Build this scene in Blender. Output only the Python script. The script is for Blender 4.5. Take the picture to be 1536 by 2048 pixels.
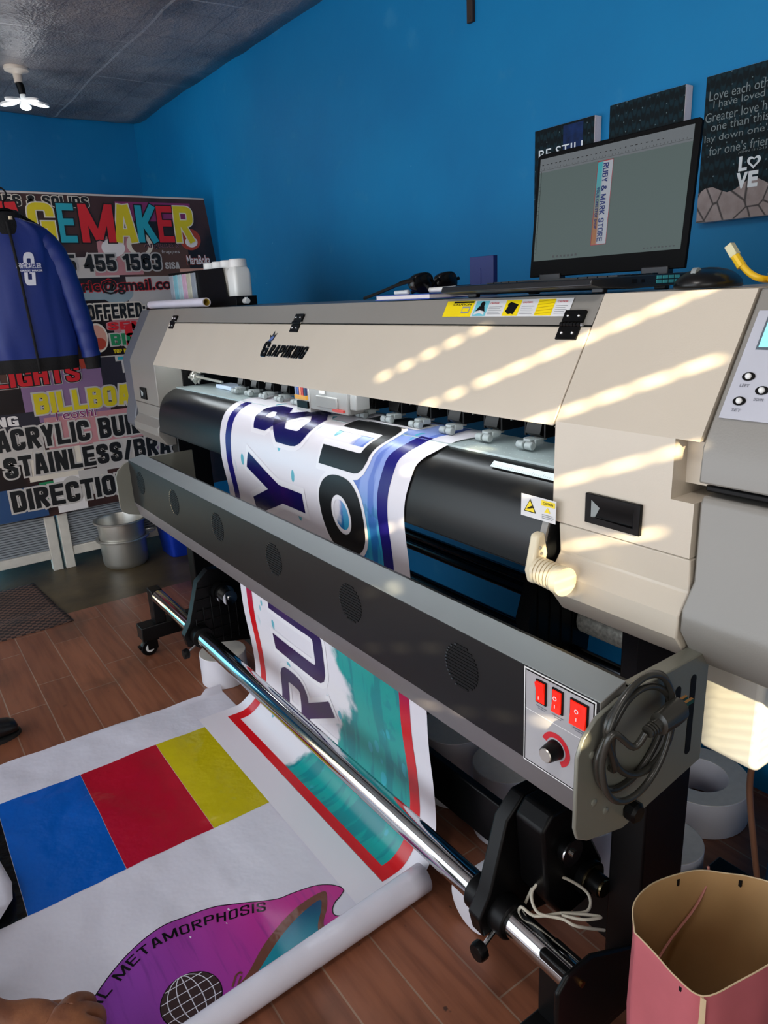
import bpy, bmesh, math, random
from mathutils import Vector, Matrix, noise
from math import sin, cos, pi, radians
random.seed(7)
SC = bpy.context.scene
C = SC.collection
for o in list(bpy.data.objects): bpy.data.objects.remove(o)

# ------------------------------------------------------------------ camera, light, exposure
cam_d = bpy.data.cameras.new('camera'); cam = bpy.data.objects.new('camera', cam_d); C.objects.link(cam)
cam_d.sensor_width = 36; cam_d.lens = 1430 / 2048 * 36; cam_d.clip_start = .02
RX = (0.58028547, 0.81303768, -0.04731283)      # camera right
RD = (0.21121291, -0.20634589, -0.95541116)     # camera down
RF = (-0.78654808, 0.54441813, -0.29146358)     # camera forward
cam.matrix_world = Matrix(((RX[0], -RD[0], -RF[0], 0), (RX[1], -RD[1], -RF[1], 0), (RX[2], -RD[2], -RF[2], 1.35), (0, 0, 0, 1)))
SC.camera = cam
SC.view_settings.view_transform = 'Standard'; SC.view_settings.look = 'None'
SC.view_settings.gamma = 1; SC.view_settings.use_curve_mapping = False
SC.view_settings.exposure = 0.0
w = bpy.data.worlds.new('world'); SC.world = w; w.use_nodes = True
bg = w.node_tree.nodes['Background']; bg.inputs[0].default_value = (.80, .90, 1, 1); bg.inputs[1].default_value = 1.6

def lamp(name, kind, loc, energy, col, direction=None, **kw):
    d = bpy.data.lights.new(name, kind); d.energy = energy; d.color = col
    for k, v in kw.items(): setattr(d, k, v)
    o = bpy.data.objects.new(name, d); C.objects.link(o); o.location = loc
    if direction: o.rotation_euler = Vector(direction).to_track_quat('-Z', 'Y').to_euler()
    return o
lamp('sun', 'SUN', (6, -3, 4), 34.0, (1, .82, .52), (-1, .5, -.4), angle=radians(.45))
lamp('assumed_doorway_daylight', 'AREA', (-1.9, -2.05, 1.2), 44.0, (.90, .94, 1), (0, 1, -.08), shape='RECTANGLE', size=4.6, size_y=2.0)  # soft area light for daylight from an assumed, unseen front doorway
lamp('added_overhead_fill', 'POINT', (-.35, -.15, 2.25), 26.0, (1, .97, .93), shadow_soft_size=.12)  # unseen fill light without a fixture, added to brighten the rolls behind the beam
lamp('added_side_fill', 'AREA', (1.55, -.35, 1.15), 27.0, (1, .96, .88), (-1, .12, -.05), shape='RECTANGLE', size=2.4, size_y=1.9)  # added fill light inside the closed shutter, brightens the rolls and right-facing sides

# ------------------------------------------------------------------ materials
def lin(h):
    h = h.lstrip('#'); out = []
    for i in (0, 2, 4):
        c = int(h[i:i+2], 16) / 255
        out.append(c / 12.92 if c <= .04045 else ((c + .055) / 1.055) ** 2.4)
    return tuple(out) + (1,)
MATS = {}
def mat(name, col, rough=.5, metal=0, var=.06, vs=6, bump=0, bs=60, spec=None, emit=None, es=0, trans=0, alpha=1, sss=0, coat=0, aniso=0):
    if name in MATS: return MATS[name]
    m = bpy.data.materials.new(name); m.use_nodes = True; MATS[name] = m
    nt = m.node_tree; N = nt.nodes; L = nt.links; b = N['Principled BSDF']
    c = lin(col) if isinstance(col, str) else tuple(col) + (1,)
    tc = N.new('ShaderNodeTexCoord')
    nz = N.new('ShaderNodeTexNoise'); nz.inputs['Scale'].default_value = vs; nz.inputs['Detail'].default_value = 4
    L.new(tc.outputs['Object'], nz.inputs['Vector'])
    mp = N.new('ShaderNodeMapRange'); mp.inputs[1].default_value = .3; mp.inputs[2].default_value = .7
    mp.inputs[3].default_value = 1 - var; mp.inputs[4].default_value = 1 + var
    L.new(nz.outputs['Fac'], mp.inputs[0])
    mx = N.new('ShaderNodeMix'); mx.data_type = 'RGBA'; mx.blend_type = 'MULTIPLY'; mx.inputs[0].default_value = 1
    mx.inputs[6].default_value = c; L.new(mp.outputs[0], mx.inputs[7]); L.new(mx.outputs[2], b.inputs['Base Color'])
    b.inputs['Roughness'].default_value = rough; b.inputs['Metallic'].default_value = metal
    if spec is not None: b.inputs['Specular IOR Level'].default_value = spec
    if coat: b.inputs['Coat Weight'].default_value = coat; b.inputs['Coat Roughness'].default_value = .15
    if bump:
        n2 = N.new('ShaderNodeTexNoise'); n2.inputs['Scale'].default_value = bs; n2.inputs['Detail'].default_value = 3
        L.new(tc.outputs['Object'], n2.inputs['Vector'])
        bp = N.new('ShaderNodeBump'); bp.inputs['Strength'].default_value = bump; bp.inputs['Distance'].default_value = .004
        L.new(n2.outputs['Fac'], bp.inputs['Height']); L.new(bp.outputs[0], b.inputs['Normal'])
    if emit:
        b.inputs['Emission Color'].default_value = lin(emit); b.inputs['Emission Strength'].default_value = es
    if trans: b.inputs['Transmission Weight'].default_value = trans
    if alpha < 1: b.inputs['Alpha'].default_value = alpha
    return m
class NT:      # small helper for hand made node materials
    def __init__(s, name, rough=.5, metal=0):
        s.m = bpy.data.materials.new(name); s.m.use_nodes = True; MATS[name] = s.m
        s.N = s.m.node_tree.nodes; s.L = s.m.node_tree.links; s.b = s.N['Principled BSDF']
        s.b.inputs['Roughness'].default_value = rough; s.b.inputs['Metallic'].default_value = metal
    def n(s, t, **kw):
        x = s.N.new('ShaderNode' + t)
        for k, v in kw.items(): setattr(x, k, v)
        return x
    def lk(s, a, b): s.L.new(a, b)
    def val(s, x, sock):
        if isinstance(x, (int, float)): sock.default_value = x
        elif isinstance(x, tuple): sock.default_value = x
        else: s.L.new(x, sock)
    def math(s, op, a, b=0, clamp=False):
        x = s.n('Math', operation=op, use_clamp=clamp); s.val(a, x.inputs[0]); s.val(b, x.inputs[1]); return x.outputs[0]
    def ramp(s, v, a, b, lo=0, hi=1):
        x = s.n('MapRange', interpolation_type='SMOOTHSTEP'); s.val(v, x.inputs[0])
        for i, q in enumerate((a, b, lo, hi)): x.inputs[i+1].default_value = q
        return x.outputs[0]
    def mix(s, f, a, b, mode='MIX'):
        x = s.n('Mix', data_type='RGBA', blend_type=mode); s.val(f, x.inputs[0])
        s.val(a, x.inputs[6]); s.val(b, x.inputs[7]); return x.outputs[2]
    def noise(s, vec, scale, detail=3):
        x = s.n('TexNoise'); x.inputs['Scale'].default_value = scale; x.inputs['Detail'].default_value = detail
        if vec is not None: s.lk(vec, x.inputs['Vector'])
        return x.outputs['Fac']
    def vec(s, x, y, z=0.0):
        c = s.n('CombineXYZ'); s.val(x, c.inputs[0]); s.val(y, c.inputs[1]); s.val(z, c.inputs[2]); return c.outputs[0]

blue = NT('blue_wall_paint', .55); blue.b.inputs['Specular IOR Level'].default_value = .3
g = blue.n('NewGeometry').outputs['Position']
f = blue.noise(g, 1.3, 4); f2 = blue.noise(g, 9, 4)
c1 = blue.mix(blue.ramp(f, .35, .7), lin('#046ca2'), lin('#0478ae'))
c1 = blue.mix(blue.math('MULTIPLY', blue.ramp(f2, .62, .75), .12), c1, lin('#5aa0c0'))
vz = blue.n('TexVoronoi'); vz.inputs['Scale'].default_value = 5; blue.lk(g, vz.inputs['Vector'])
c1 = blue.mix(blue.ramp(vz.outputs['Distance'], .008, .014, .5, 0), c1, lin('#8fc0d5'))
blue.lk(c1, blue.b.inputs['Base Color'])
bp = blue.n('Bump'); bp.inputs['Strength'].default_value = .12; bp.inputs['Distance'].default_value = .01
blue.lk(blue.noise(g, 22, 4), bp.inputs['Height']); blue.lk(bp.outputs[0], blue.b.inputs['Normal'])

flo = NT('brown_wood_look_tile', .38)
p = flo.n('NewGeometry').outputs['Position']
mp = flo.n('Mapping'); mp.inputs['Location'].default_value = (.13, -.028, 0); flo.lk(p, mp.inputs['Vector'])
br = flo.n('TexBrick'); br.inputs['Scale'].default_value = 1; br.inputs['Brick Width'].default_value = .49; br.inputs['Row Height'].default_value = .122
br.inputs['Mortar Size'].default_value = .0022; br.inputs['Mortar Smooth'].default_value = .2; br.offset = .33; br.inputs['Bias'].default_value = 0
br.inputs['Color1'].default_value = lin('#86523a'); br.inputs['Color2'].default_value = lin('#985e43'); br.inputs['Mortar'].default_value = lin('#9c7f6a')
flo.lk(mp.outputs[0], br.inputs['Vector'])
ms = flo.n('Mapping'); ms.inputs['Scale'].default_value = (4, 45, 1); flo.lk(p, ms.inputs['Vector'])
gr = flo.noise(ms.outputs[0], 1, 5)
cc = flo.mix(flo.ramp(gr, .35, .75, 0, .55), br.outputs['Color'], lin('#5a3020'))
dn = flo.ramp(flo.noise(p, 3.2, 5), .52, .75, 0, .6)
cc = flo.mix(dn, cc, lin('#4a3527'))
st = flo.ramp(flo.noise(p, 26, 3), .68, .74, 0, .8)
cc = flo.mix(flo.math('MULTIPLY', st, flo.ramp(flo.noise(p, 2.5, 2), .5, .6)), cc, lin('#241a16'))
flo.lk(cc, flo.b.inputs['Base Color'])
bp = flo.n('Bump'); bp.inputs['Strength'].default_value = .3; bp.inputs['Distance'].default_value = .002; bp.invert = True
flo.lk(br.outputs['Fac'], bp.inputs['Height']); flo.lk(bp.outputs[0], flo.b.inputs['Normal'])

foil = NT('silver_foil_ceiling', .45, .35)
p = foil.n('NewGeometry').outputs['Position']
fb = foil.n('TexBrick'); fb.inputs['Scale'].default_value = 1; fb.inputs['Brick Width'].default_value = .30; fb.inputs['Row Height'].default_value = .30
fb.inputs['Mortar Size'].default_value = .006; fb.offset = .5; foil.lk(p, fb.inputs['Vector'])
fb2 = foil.n('TexBrick'); fb2.inputs['Scale'].default_value = 1; fb2.inputs['Brick Width'].default_value = 1.2; fb2.inputs['Row Height'].default_value = .62
fb2.inputs['Mortar Size'].default_value = .007; foil.lk(p, fb2.inputs['Vector'])
hh = foil.math('ADD', foil.math('MULTIPLY', foil.noise(p, 85, 3), .38), foil.math('MULTIPLY', foil.noise(p, 5, 3), 2.0))
hh = foil.math('SUBTRACT', hh, foil.math('MULTIPLY', fb.outputs['Fac'], .9))
hh = foil.math('SUBTRACT', hh, foil.math('MULTIPLY', fb2.outputs['Fac'], 2.2))
bp = foil.n('Bump'); bp.inputs['Strength'].default_value = .9; bp.inputs['Distance'].default_value = .016
foil.lk(hh, bp.inputs['Height']); foil.lk(bp.outputs[0], foil.b.inputs['Normal'])
fcol = foil.mix(foil.ramp(foil.noise(p, 2, 4), .4, .65), lin('#a39b99'), lin('#7d7675'))
fcol = foil.mix(foil.math('MULTIPLY', fb2.outputs['Fac'], .6), fcol, lin('#d6d0cc')); fcol = foil.mix(foil.math('MULTIPLY', fb.outputs['Fac'], .3), fcol, lin('#5a5558'))
foil.lk(fcol, foil.b.inputs['Base Color'])

conc = mat('dark_green_concrete', '#54462f', .42, var=.4, spec=.3, vs=5, bump=.25, bs=20)
grey_wall = mat('grey_plaster', '#9b9a96', .8)
steel_sh = mat('shutter_steel', '#8d9092', .5, .4)

BEIGE = mat('beige_powder_coat', '#c9beae', .38, var=.02, bump=.05, bs=400, coat=.15)
GREY = mat('warm_grey_powder_coat', '#87837d', .36, var=.02, bump=.05, bs=400, coat=.15)
DGREY = mat('slate_grey_powder_coat', '#5c5f68', .4, var=.02)
BLACK = mat('black_satin_metal', '#0c0c0d', .36, var=.1, spec=.22)
BLACKP = mat('black_plastic', '#080809', .38, var=.08, spec=.18)
APRON = mat('black_apron_metal', '#1c1d1e', .30, .35, var=.05)
BARM = mat('charcoal_bar_metal', '#181818', .42, 0, var=.1, vs=3, spec=.22)
BARTOP = mat('silver_grey_metal', '#8f9596', .42, .25, var=.03)
PLATE = mat('olive_grey_plate', '#7a7a70', .33, .2, var=.06, vs=3)
PLATEN = mat('anodised_platen', '#b9c6c6', .4, .35, var=.03)
CHROME = mat('chrome', '#c9cbcc', .09, 1, var=.03)
ALU = mat('aluminium', '#c9c6be', .34, .85, var=.08)
GPLAS = mat('grey_plastic', '#8e9494', .45)
CREAM = mat('cream_plastic', '#e0d2b4', .4)
WHITE = mat('white_plastic', '#e6e6e4', .4)
PVC = mat('white_vinyl', '#dedbe2', .33, var=.02)
PVCB = mat('vinyl_roll_edge', '#d8cfc4', .55, var=.05, vs=60)
INKBLK = mat('black_ink', '#08080a', .6, spec=.2)
CORD = mat('black_cord_rubber', '#33322e', .25)
WBLK = mat('black_print', '#0d0d0f', .4)

# ------------------------------------------------------------------ geometry helpers
def glyphs(body, offset=0.0, space=1.0, res=3):
    cu = bpy.data.curves.new('t', 'FONT'); cu.body = body; cu.size = 1; cu.offset = offset; cu.resolution_u = res; cu.space_character = space
    try: cu.fill_mode = 'FRONT'
    except Exception: pass
    o = bpy.data.objects.new('t', cu); C.objects.link(o)
    me = bpy.data.meshes.new_from_object(o)
    V = [(v.co.x, v.co.y) for v in me.vertices]; F = [list(q.vertices) for q in me.polygons]
    bpy.data.objects.remove(o); bpy.data.curves.remove(cu); bpy.data.meshes.remove(me)
    return V, F
# block capitals made of mitred strokes: width, list of (points, closed)
def block(ch, t=.19):
    h = t/2; W = {'I': t, 'M': .78, '/': .46, '-': .34, ':': t, ' ': .28, 'W': .8, '1': .36, '&': .66}.get(ch, .56)
    L, R_, B, T, c = h, W-h, h, 1-h, min(.13, (W-t)/2-.005); M = .53
    O_ = [(L, B+c), (L, T-c), (L+c, T), (R_-c, T), (R_, T-c), (R_, B+c), (R_-c, B), (L+c, B)]
    D = {'A': [([(L*.95, 0), (W/2-.045, 1)], 0), ([(W-L*.95, 0), (W/2+.045, 1)], 0), ([(W*.25, .27), (W*.75, .27)], 0)],
     'B': [([(L, 0), (L, 1)], 0), ([(L, T), (R_-c, T), (R_, T-c), (R_, M+c), (R_-c, M), (L, M)], 0), ([(L, M), (R_-c, M), (R_, M-c), (R_, B+c), (R_-c, B), (L, B)], 0)],
     'C': [([(R_, .36), (R_, B+c), (R_-c, B), (L+c, B), (L, B+c), (L, T-c), (L+c, T), (R_-c, T), (R_, T-c), (R_, .64)], 0)],
     'D': [([(L, B), (L, T), (R_-c, T), (R_, T-c), (R_, B+c), (R_-c, B)], 1)],
     'E': [([(W, T), (L, T), (L, B), (W, B)], 0), ([(L, M), (W-.05, M)], 0)], 'F': [([(W, T), (L, T), (L, 0)], 0), ([(L, M), (W-.06, M)], 0)],
     'G': [([(R_, .66), (R_, T-c), (R_-c, T), (L+c, T), (L, T-c), (L, B+c), (L+c, B), (R_, B), (R_, .45), (W*.48, .45)], 0)],
     'H': [([(L, 0), (L, 1)], 0), ([(R_, 0), (R_, 1)], 0), ([(L, M), (R_, M)], 0)], 'I': [([(L, 0), (L, 1)], 0)],
     'K': [([(L, 0), (L, 1)], 0), ([(R_+.01, 1), (L+.10, .50)], 0), ([(L+.10, .58), (R_+.01, 0)], 0)], 'L': [([(L, 1), (L, B), (W, B)], 0)],
     'M': [([(L, 0), (L, 1)], 0), ([(R_, 0), (R_, 1)], 0), ([(L*1.02, .98), (W/2, .08)], 0), ([(W-L*1.02, .98), (W/2, .08)], 0)],
     'N': [([(L, 0), (L, 1)], 0), ([(R_, 0), (R_, 1)], 0), ([(L+.02, .97), (R_-.02, .03)], 0)], 'O': [(O_, 1)], '0': [(O_, 1)],
     'P': [([(L, 0), (L, 1)], 0), ([(L, T), (R_-c, T), (R_, T-c), (R_, .45+c), (R_-c, .45), (L, .45)], 0)],
     'R': [([(L, 0), (L, 1)], 0), ([(L, T), (R_-c, T), (R_, T-c), (R_, M+c), (R_-c, M), (L, M)], 0), ([(L+.15, M-.02), (R_+.02, 0)], 0)],
     'S': [([(R_, .66), (R_, T-c), (R_-c, T), (L+c, T), (L, T-c), (L, .62), (R_, .40), (R_, B+c), (R_-c, B), (L+c, B), (L, B+c), (L, .34)], 0)],
     'T': [([(0, T), (W, T)], 0), ([(W/2, 0), (W/2, 1)], 0)], 'U': [([(L, 1), (L, B+c), (L+c, B), (R_-c, B), (R_, B+c), (R_, 1)], 0)],
     'V': [([(L*.95, 1), (W/2-.03, 0)], 0), ([(W-L*.95, 1), (W/2+.03, 0)], 0)],
     'Y': [([(L*.95, 1), (W/2, .42)], 0), ([(W-L*.95, 1), (W/2, .42)], 0), ([(W/2, .52), (W/2, 0)], 0)], '/': [([(h*.9, 0), (W-h*.9, 1)], 0)], '-': [([(0, .42), (W, .42)], 0)],
     ':': [([(L, .12), (L, .32)], 0), ([(L, .55), (L, .75)], 0)], '1': [([(W-h, 0), (W-h, 1)], 0), ([(0, .73), (W-h, .86)], 0)],
     '3': [([(L, .70), (L, T-c), (L+c, T), (R_-c, T), (R_, T-c), (R_, M+c), (R_-c, M), (L+.12, M)], 0), ([(L+.12, M), (R_-c, M), (R_, M-c), (R_, B+c), (R_-c, B), (L+c, B), (L, B+c), (L, .32)], 0)],
     '4': [([(R_-.06, 0), (R_-.06, 1)], 0), ([(R_-.06, .97), (L, .33), (L, .29), (W, .29)], 0)],
     '5': [([(W-.03, T), (L, T), (L, M), (R_-c, M+.04), (R_, M-c+.04), (R_, B+c), (R_-c, B), (L+c, B), (L, B+c), (L, .32)], 0)],
     '6': [([(R_, .70), (R_, T-c), (R_-c, T), (L+c, T), (L, T-c), (L, B+c), (L+c, B), (R_-c, B), (R_, B+c), (R_, M-c+.04), (R_-c, M+.04), (L, M+.04)], 0)],
     '&': [([(W, .02), (L+.08, .72), (L+.08, T-.05), (L+.16, T), (L+.26, T), (L+.33, T-.06), (L+.33, .72), (L, .42), (L, B+c), (L+c, B), (W*.52, B), (W-.03, .40)], 0)], ' ': []}
    def arcs(pts, cl):
        out = []; n = len(pts)
        for i in range(n):
            p = pts[i]; out.append(p)
            if i == n-1 and not cl: break
            q = pts[(i+1) % n]; dx, dy = abs(q[0]-p[0]), abs(q[1]-p[1])
            if abs(dx-c) < 1e-4 and abs(dy-c) < .045:
                pv = pts[i-1] if (i or cl) else None
                hor = abs(pv[1]-p[1]) < abs(pv[0]-p[0]) if pv else False
                k = (q[0], p[1]) if hor else (p[0], q[1])
                for f in (.25, .5, .75): out.append(((1-f)**2*p[0]+2*f*(1-f)*k[0]+f*f*q[0], (1-f)**2*p[1]+2*f*(1-f)*k[1]+f*f*q[1]))
        return out
    return W, [(arcs(p_, c_), c_) for p_, c_ in D.get(ch, D['O'])]
def strokes(pts, closed, t, ext):
    P = [Vector(p) for p in pts]; n = len(P)
    if not closed and ext:
        P[0] = P[0] + (P[0]-P[1]).normalized()*ext; P[-1] = P[-1] + (P[-1]-P[-2]).normalized()*ext
    A, B = [], []
    for i in range(n):
        d0 = (P[i]-P[i-1]).normalized() if (i or closed) else None; d1 = (P[(i+1) % n]-P[i]).normalized() if (i < n-1 or closed) else None
        if d0 is None: d0 = d1
        if d1 is None: d1 = d0
        nn = Vector((-(d0.y+d1.y), d0.x+d1.x)).normalized(); k = 1/max(.45, nn.dot(Vector((-d0.y, d0.x))))
        A.append(P[i]+nn*(t/2*k)); B.append(P[i]-nn*(t/2*k))
    return [[A[i], A[(i+1) % n], B[(i+1) % n], B[i]] for i in range(n if closed else n-1)]
def block_text(body, t=.19, grow=0.0, gap=.07):
    out, x = [], 0
    for li, ch in enumerate(body):
        W, st_ = block(ch, t)
        for si, (pts, cl) in enumerate(st_):
            V, F = [], []
            for quad in strokes(pts, cl, t + 2*grow, grow):
                F.append(list(range(len(V), len(V)+4))); V += [(p.x + x, p.y) for p in quad]
            out.append((V, F, .0001*si + .00005*(li % 2)))
        x += W + gap
    return out, x - gap
class G:
    def __init__(s): s.bm = bmesh.new(); s.sv = s.bm.verts.layers.float_vector.new('st')
    def v(s, p, st=None):
        x = s.bm.verts.new(p)
        if st: x[s.sv] = st
        return x
    def face(s, pts, m=0):
        try: q = s.bm.faces.new([s.v(p) for p in pts]); q.material_index = m; return q
        except ValueError: return None
    def box(s, x0, x1, y0, y1, z0, z1, m=0):
        return s.prism([(x0, y0), (x1, y0), (x1, y1), (x0, y1)], 'z', z0, z1, m)
    def prism(s, poly, ax, a, b, m=0, mc=None):
        def P(u, w, t): return {'x': (t, u, w), 'y': (u, t, w), 'z': (u, w, t)}[ax]
        A = [s.v(P(u, w, a)) for u, w in poly]; B = [s.v(P(u, w, b)) for u, w in poly]
        n = len(poly); fs = [s.bm.faces.new(A[::-1]), s.bm.faces.new(B)]
        for q in fs: q.material_index = m if mc is None else mc
        for i in range(n):
            q = s.bm.faces.new((A[i], A[(i+1) % n], B[(i+1) % n], B[i])); q.material_index = m
        return A + B
    def obox(s, c, size, M, m=0):
        vs = s.box(-size[0]/2, size[0]/2, -size[1]/2, size[1]/2, -size[2]/2, size[2]/2, m)
        for v in vs: v.co = M @ v.co + Vector(c)
        return vs
    def tube(s, pts, r, n=10, m=0, closed=False):
        pts = [Vector(p) for p in pts]; k = len(pts); rs = r if isinstance(r, (list, tuple)) else [r] * k
        up = None; rings = []
        for i, p in enumerate(pts):
            a = pts[(i-1) % k] if (i or closed) else p; b = pts[(i+1) % k] if (i < k-1 or closed) else p
            d = (b - a).normalized()
            if up is None: up = Vector((0, 0, 1)) if abs(d.z) < .9 else Vector((1, 0, 0))
            x = d.cross(up).normalized(); up = x.cross(d).normalized()
            rings.append([s.v(p + (x * cos(2*pi*j/n) + up * sin(2*pi*j/n)) * rs[i]) for j in range(n)])
        for i in range(k if closed else k-1):
            A = rings[i]; B = rings[(i+1) % k]
            for j in range(n):
                q = s.bm.faces.new((A[j], A[(j+1) % n], B[(j+1) % n], B[j])); q.material_index = m
        if not closed:
            for R in (rings[0], rings[-1]):
                q = s.bm.faces.new(R); q.material_index = m
        return rings
    def lathe(s, prof, c, n=32, m=0, ax='z', closed=False):
        rings = []; c = Vector(c)
        for r, h in prof:
            if r < 1e-6: r = 1e-5
            R = []
            for j in range(n):
                a = 2*pi*j/n
                q = {'z': (r*cos(a), r*sin(a), h), 'x': (h, r*cos(a), r*sin(a)), 'y': (r*cos(a), h, r*sin(a))}[ax]
                R.append(s.v(c + Vector(q)))
            rings.append(R)
        k = len(rings)
        for i in range(k if closed else k-1):
            A, B = rings[i], rings[(i+1) % k]
            for j in range(n):
                q = s.bm.faces.new((A[j], A[(j+1) % n], B[(j+1) % n], B[j])); q.material_index = m
        if not closed:
            for R, pr in ((rings[0], prof[0]), (rings[-1], prof[-1])):
                if pr[0] > 1e-4: q = s.bm.faces.new(R); q.material_index = m
    def ball(s, c, r, n=16, m=0):
        r = r if isinstance(r, (tuple, list)) else (r, r, r)
        q = bmesh.ops.create_uvsphere(s.bm, u_segments=n, v_segments=max(6, n//2), radius=1)
        for v in q['verts']: v.co = Vector((v.co.x*r[0], v.co.y*r[1], v.co.z*r[2])) + Vector(c)
        for v in q['verts']:
            for fa in v.link_faces: fa.material_index = m
        return q['verts']
    def loft(s, rings, m=0, cap=True, closed_ring=True):
        R = [[s.v(p) for p in ring] for ring in rings]; n = len(R[0])
        for A, B in zip(R, R[1:]):
            for j in range(n if closed_ring else n-1):
                q = s.bm.faces.new((A[j], A[(j+1) % n], B[(j+1) % n], B[j])); q.material_index = m
        if cap and closed_ring:
            for A in (R[0], R[-1]):
                q = s.bm.faces.new(A); q.material_index = m
    # flat artwork (u, w) laid on a surface by fn(u, w, h)
    def art(s, V, F, fn, h, m=0, cu=0, cw=0, st=False):
        t = bmesh.new(); vs = [t.verts.new((a, b, 0)) for a, b in V]
        for q in F:
            try: t.faces.new([vs[i] for i in q])
            except ValueError: pass
        if V:
            for ax, step in ((0, cu), (1, cw)):
                if not step: continue
                lo = min(v.co[ax] for v in t.verts); hi = max(v.co[ax] for v in t.verts)
                k = math.floor(lo/step) + 1
                while k*step < hi:
                    co = [0, 0, 0]; no = [0, 0, 0]; co[ax] = k*step; no[ax] = 1
                    bmesh.ops.bisect_plane(t, geom=t.verts[:] + t.edges[:] + t.faces[:], plane_co=co, plane_no=no)
                    k += 1
        t.verts.index_update()
        N = [s.v(fn(v.co.x, v.co.y, h), (v.co.x, v.co.y, 0) if st else None) for v in t.verts]
        for q in t.faces:
            try: x = s.bm.faces.new([N[v.index] for v in q.verts]); x.material_index = m; x.smooth = True
            except ValueError: pass
        t.free()
    def text(s, body, rect, fn, h=.0005, m=0, fat=.0, outline=(), rot=0, shear=0, space=1.0, cu=0, cw=0, st=False, res=3):
        """fit the text in rect (u0, w0, u1, w1); outline = [(fatness, material, height), ...] drawn below"""
        V, F = glyphs(body, fat, space, res)
        if not V: return
        xs = [a for a, b in V]; ys = [b for a, b in V]; x0, x1, y0, y1 = min(xs), max(xs), min(ys), max(ys)
        u0, w0, u1, w1 = rect
        def T(a, b):
            a = (a - x0) / (x1 - x0); b = (b - y0) / (y1 - y0)
            if rot == 90:  return (u0 + (u1-u0)*(a + shear*b), w1 - (w1-w0)*b) if False else (u0 + (u1-u0)*a, w0 + (w1-w0)*b)
            return u0 + (u1-u0)*(a*(1-shear) + shear*b), w0 + (w1-w0)*b
        for fo, mo, ho in outline:
            V2, F2 = glyphs(body, fo, space, res); s.art([T(*q) for q in V2], F2, fn, ho, mo, cu, cw, st)
        s.art([T(*q) for q in V], F, fn, h, m, cu, cw, st)
    def blk(s, body, rect, fn, h=.0005, m=0, t=.19, outline=(), shear=0, gap=.07, cu=0, cw=0, st=False):
        """heavy block capitals fitted in rect; outline = [(growth, material, height)]"""
        u0, w0, u1, w1 = rect; main, X = block_text(body, t, 0, gap)
        def T(a, b): return u0 + (u1-u0)*((a/X)*(1-shear) + shear*b), w0 + (w1-w0)*b
        for grp, mm, hh in [(block_text(body, t, go, gap)[0], mo, ho) for go, mo, ho in outline] + [(main, m, h)]:
            for V, F, dz in grp: s.art([T(*q) for q in V], F, fn, hh + dz, mm, cu, cw, st)
    def poly(s, pts, fn, h=.0003, m=0, cu=0, cw=0, st=False):
        s.art(pts, [list(range(len(pts)))], fn, h, m, cu, cw, st)
    def rect(s, u0, w0, u1, w1, fn, h=.0003, m=0, cu=0, cw=0, st=False):
        s.poly([(u0, w0), (u1, w0), (u1, w1), (u0, w1)], fn, h, m, cu, cw, st)
    def build(s, name, mats, parent=None, local=False, smooth=35, bevel=0, seg=2, keep=False, normals=True, solid=0, sub=0):
        if not isinstance(mats, (list, tuple)): mats = [mats]
        if normals: bmesh.ops.recalc_face_normals(s.bm, faces=s.bm.faces[:])
        off = Vector((0, 0, 0))
        if not keep and len(s.bm.verts):
            lo = Vector([min(v.co[i] for v in s.bm.verts) for i in range(3)]); hi = Vector([max(v.co[i] for v in s.bm.verts) for i in range(3)])
            off = (lo + hi) / 2
            for v in s.bm.verts: v.co -= off
        me = bpy.data.meshes.new(name); s.bm.to_mesh(me); s.bm.free()
        for q in mats: me.materials.append(q)
        if smooth:
            for q in me.polygons: q.use_smooth = True
            me.set_sharp_from_angle(angle=radians(smooth))
        o = bpy.data.objects.new(name, me); C.objects.link(o)
        base = ORG.get(parent.name, Vector()) if parent else Vector()
        if parent: o.parent = parent
        o.location = off if local else off - base
        ORG[o.name] = off if not local else Vector()
        if local and parent:      # chain of local parents: locations are relative to the direct parent
            o.location = off - LOC.get(parent.name, Vector()); LOC[o.name] = off
        if bevel:
            b = o.modifiers.new('bevel', 'BEVEL'); b.width = bevel; b.segments = seg; b.limit_method = 'ANGLE'; b.angle_limit = radians(40)
        if solid:
            b = o.modifiers.new('solid', 'SOLIDIFY'); b.thickness = solid; b.offset = -1
        if sub:
            b = o.modifiers.new('sub', 'SUBSURF'); b.levels = sub; b.render_levels = sub
        return o
ORG = {}; LOC = {}
def tag(o, label, cat, group=None):
    o['label'] = label; o['category'] = cat
    if group: o['group'] = group
    return o
def thing(name, label, cat, loc=(0, 0, 0), rz=0, group=None):
    o = bpy.data.objects.new(name, None); C.objects.link(o); o.location = loc; o.rotation_euler = (0, 0, rz)
    o.empty_display_size = .05; ORG[o.name] = Vector(loc); return tag(o, label, cat, group)
def struct(o): o['kind'] = 'structure'; return o
def PLX(x): return lambda u, w_, h: (x + h, u, w_)            # faces +x: u = y, w = z
def PLY(y): return lambda u, w_, h: (u, y - h, w_)            # faces -y: u = x, w = z
def ell(cu_, cw_, ru, rw, n=28, a0=0, a1=2*pi): return [(cu_ + ru*cos(a0 + (a1-a0)*i/n), cw_ + rw*sin(a0 + (a1-a0)*i/n)) for i in range(n)]
def spline(P, n=8):
    P = [Vector(p) for p in P]; out = []
    for i in range(len(P)-1):
        a = P[max(i-1, 0)]; b = P[i]; c = P[i+1]; d = P[min(i+2, len(P)-1)]
        for k in range(n):
            t = k/n
            out.append(.5*((2*b) + (c-a)*t + (2*a-5*b+4*c-d)*t*t + (3*b-a-3*c+d)*t**3))
    out.append(P[-1]); return out
def cols(*hexes): return [mat('print_' + h.lstrip('#'), h, .35, var=.02) for h in hexes]

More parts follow.
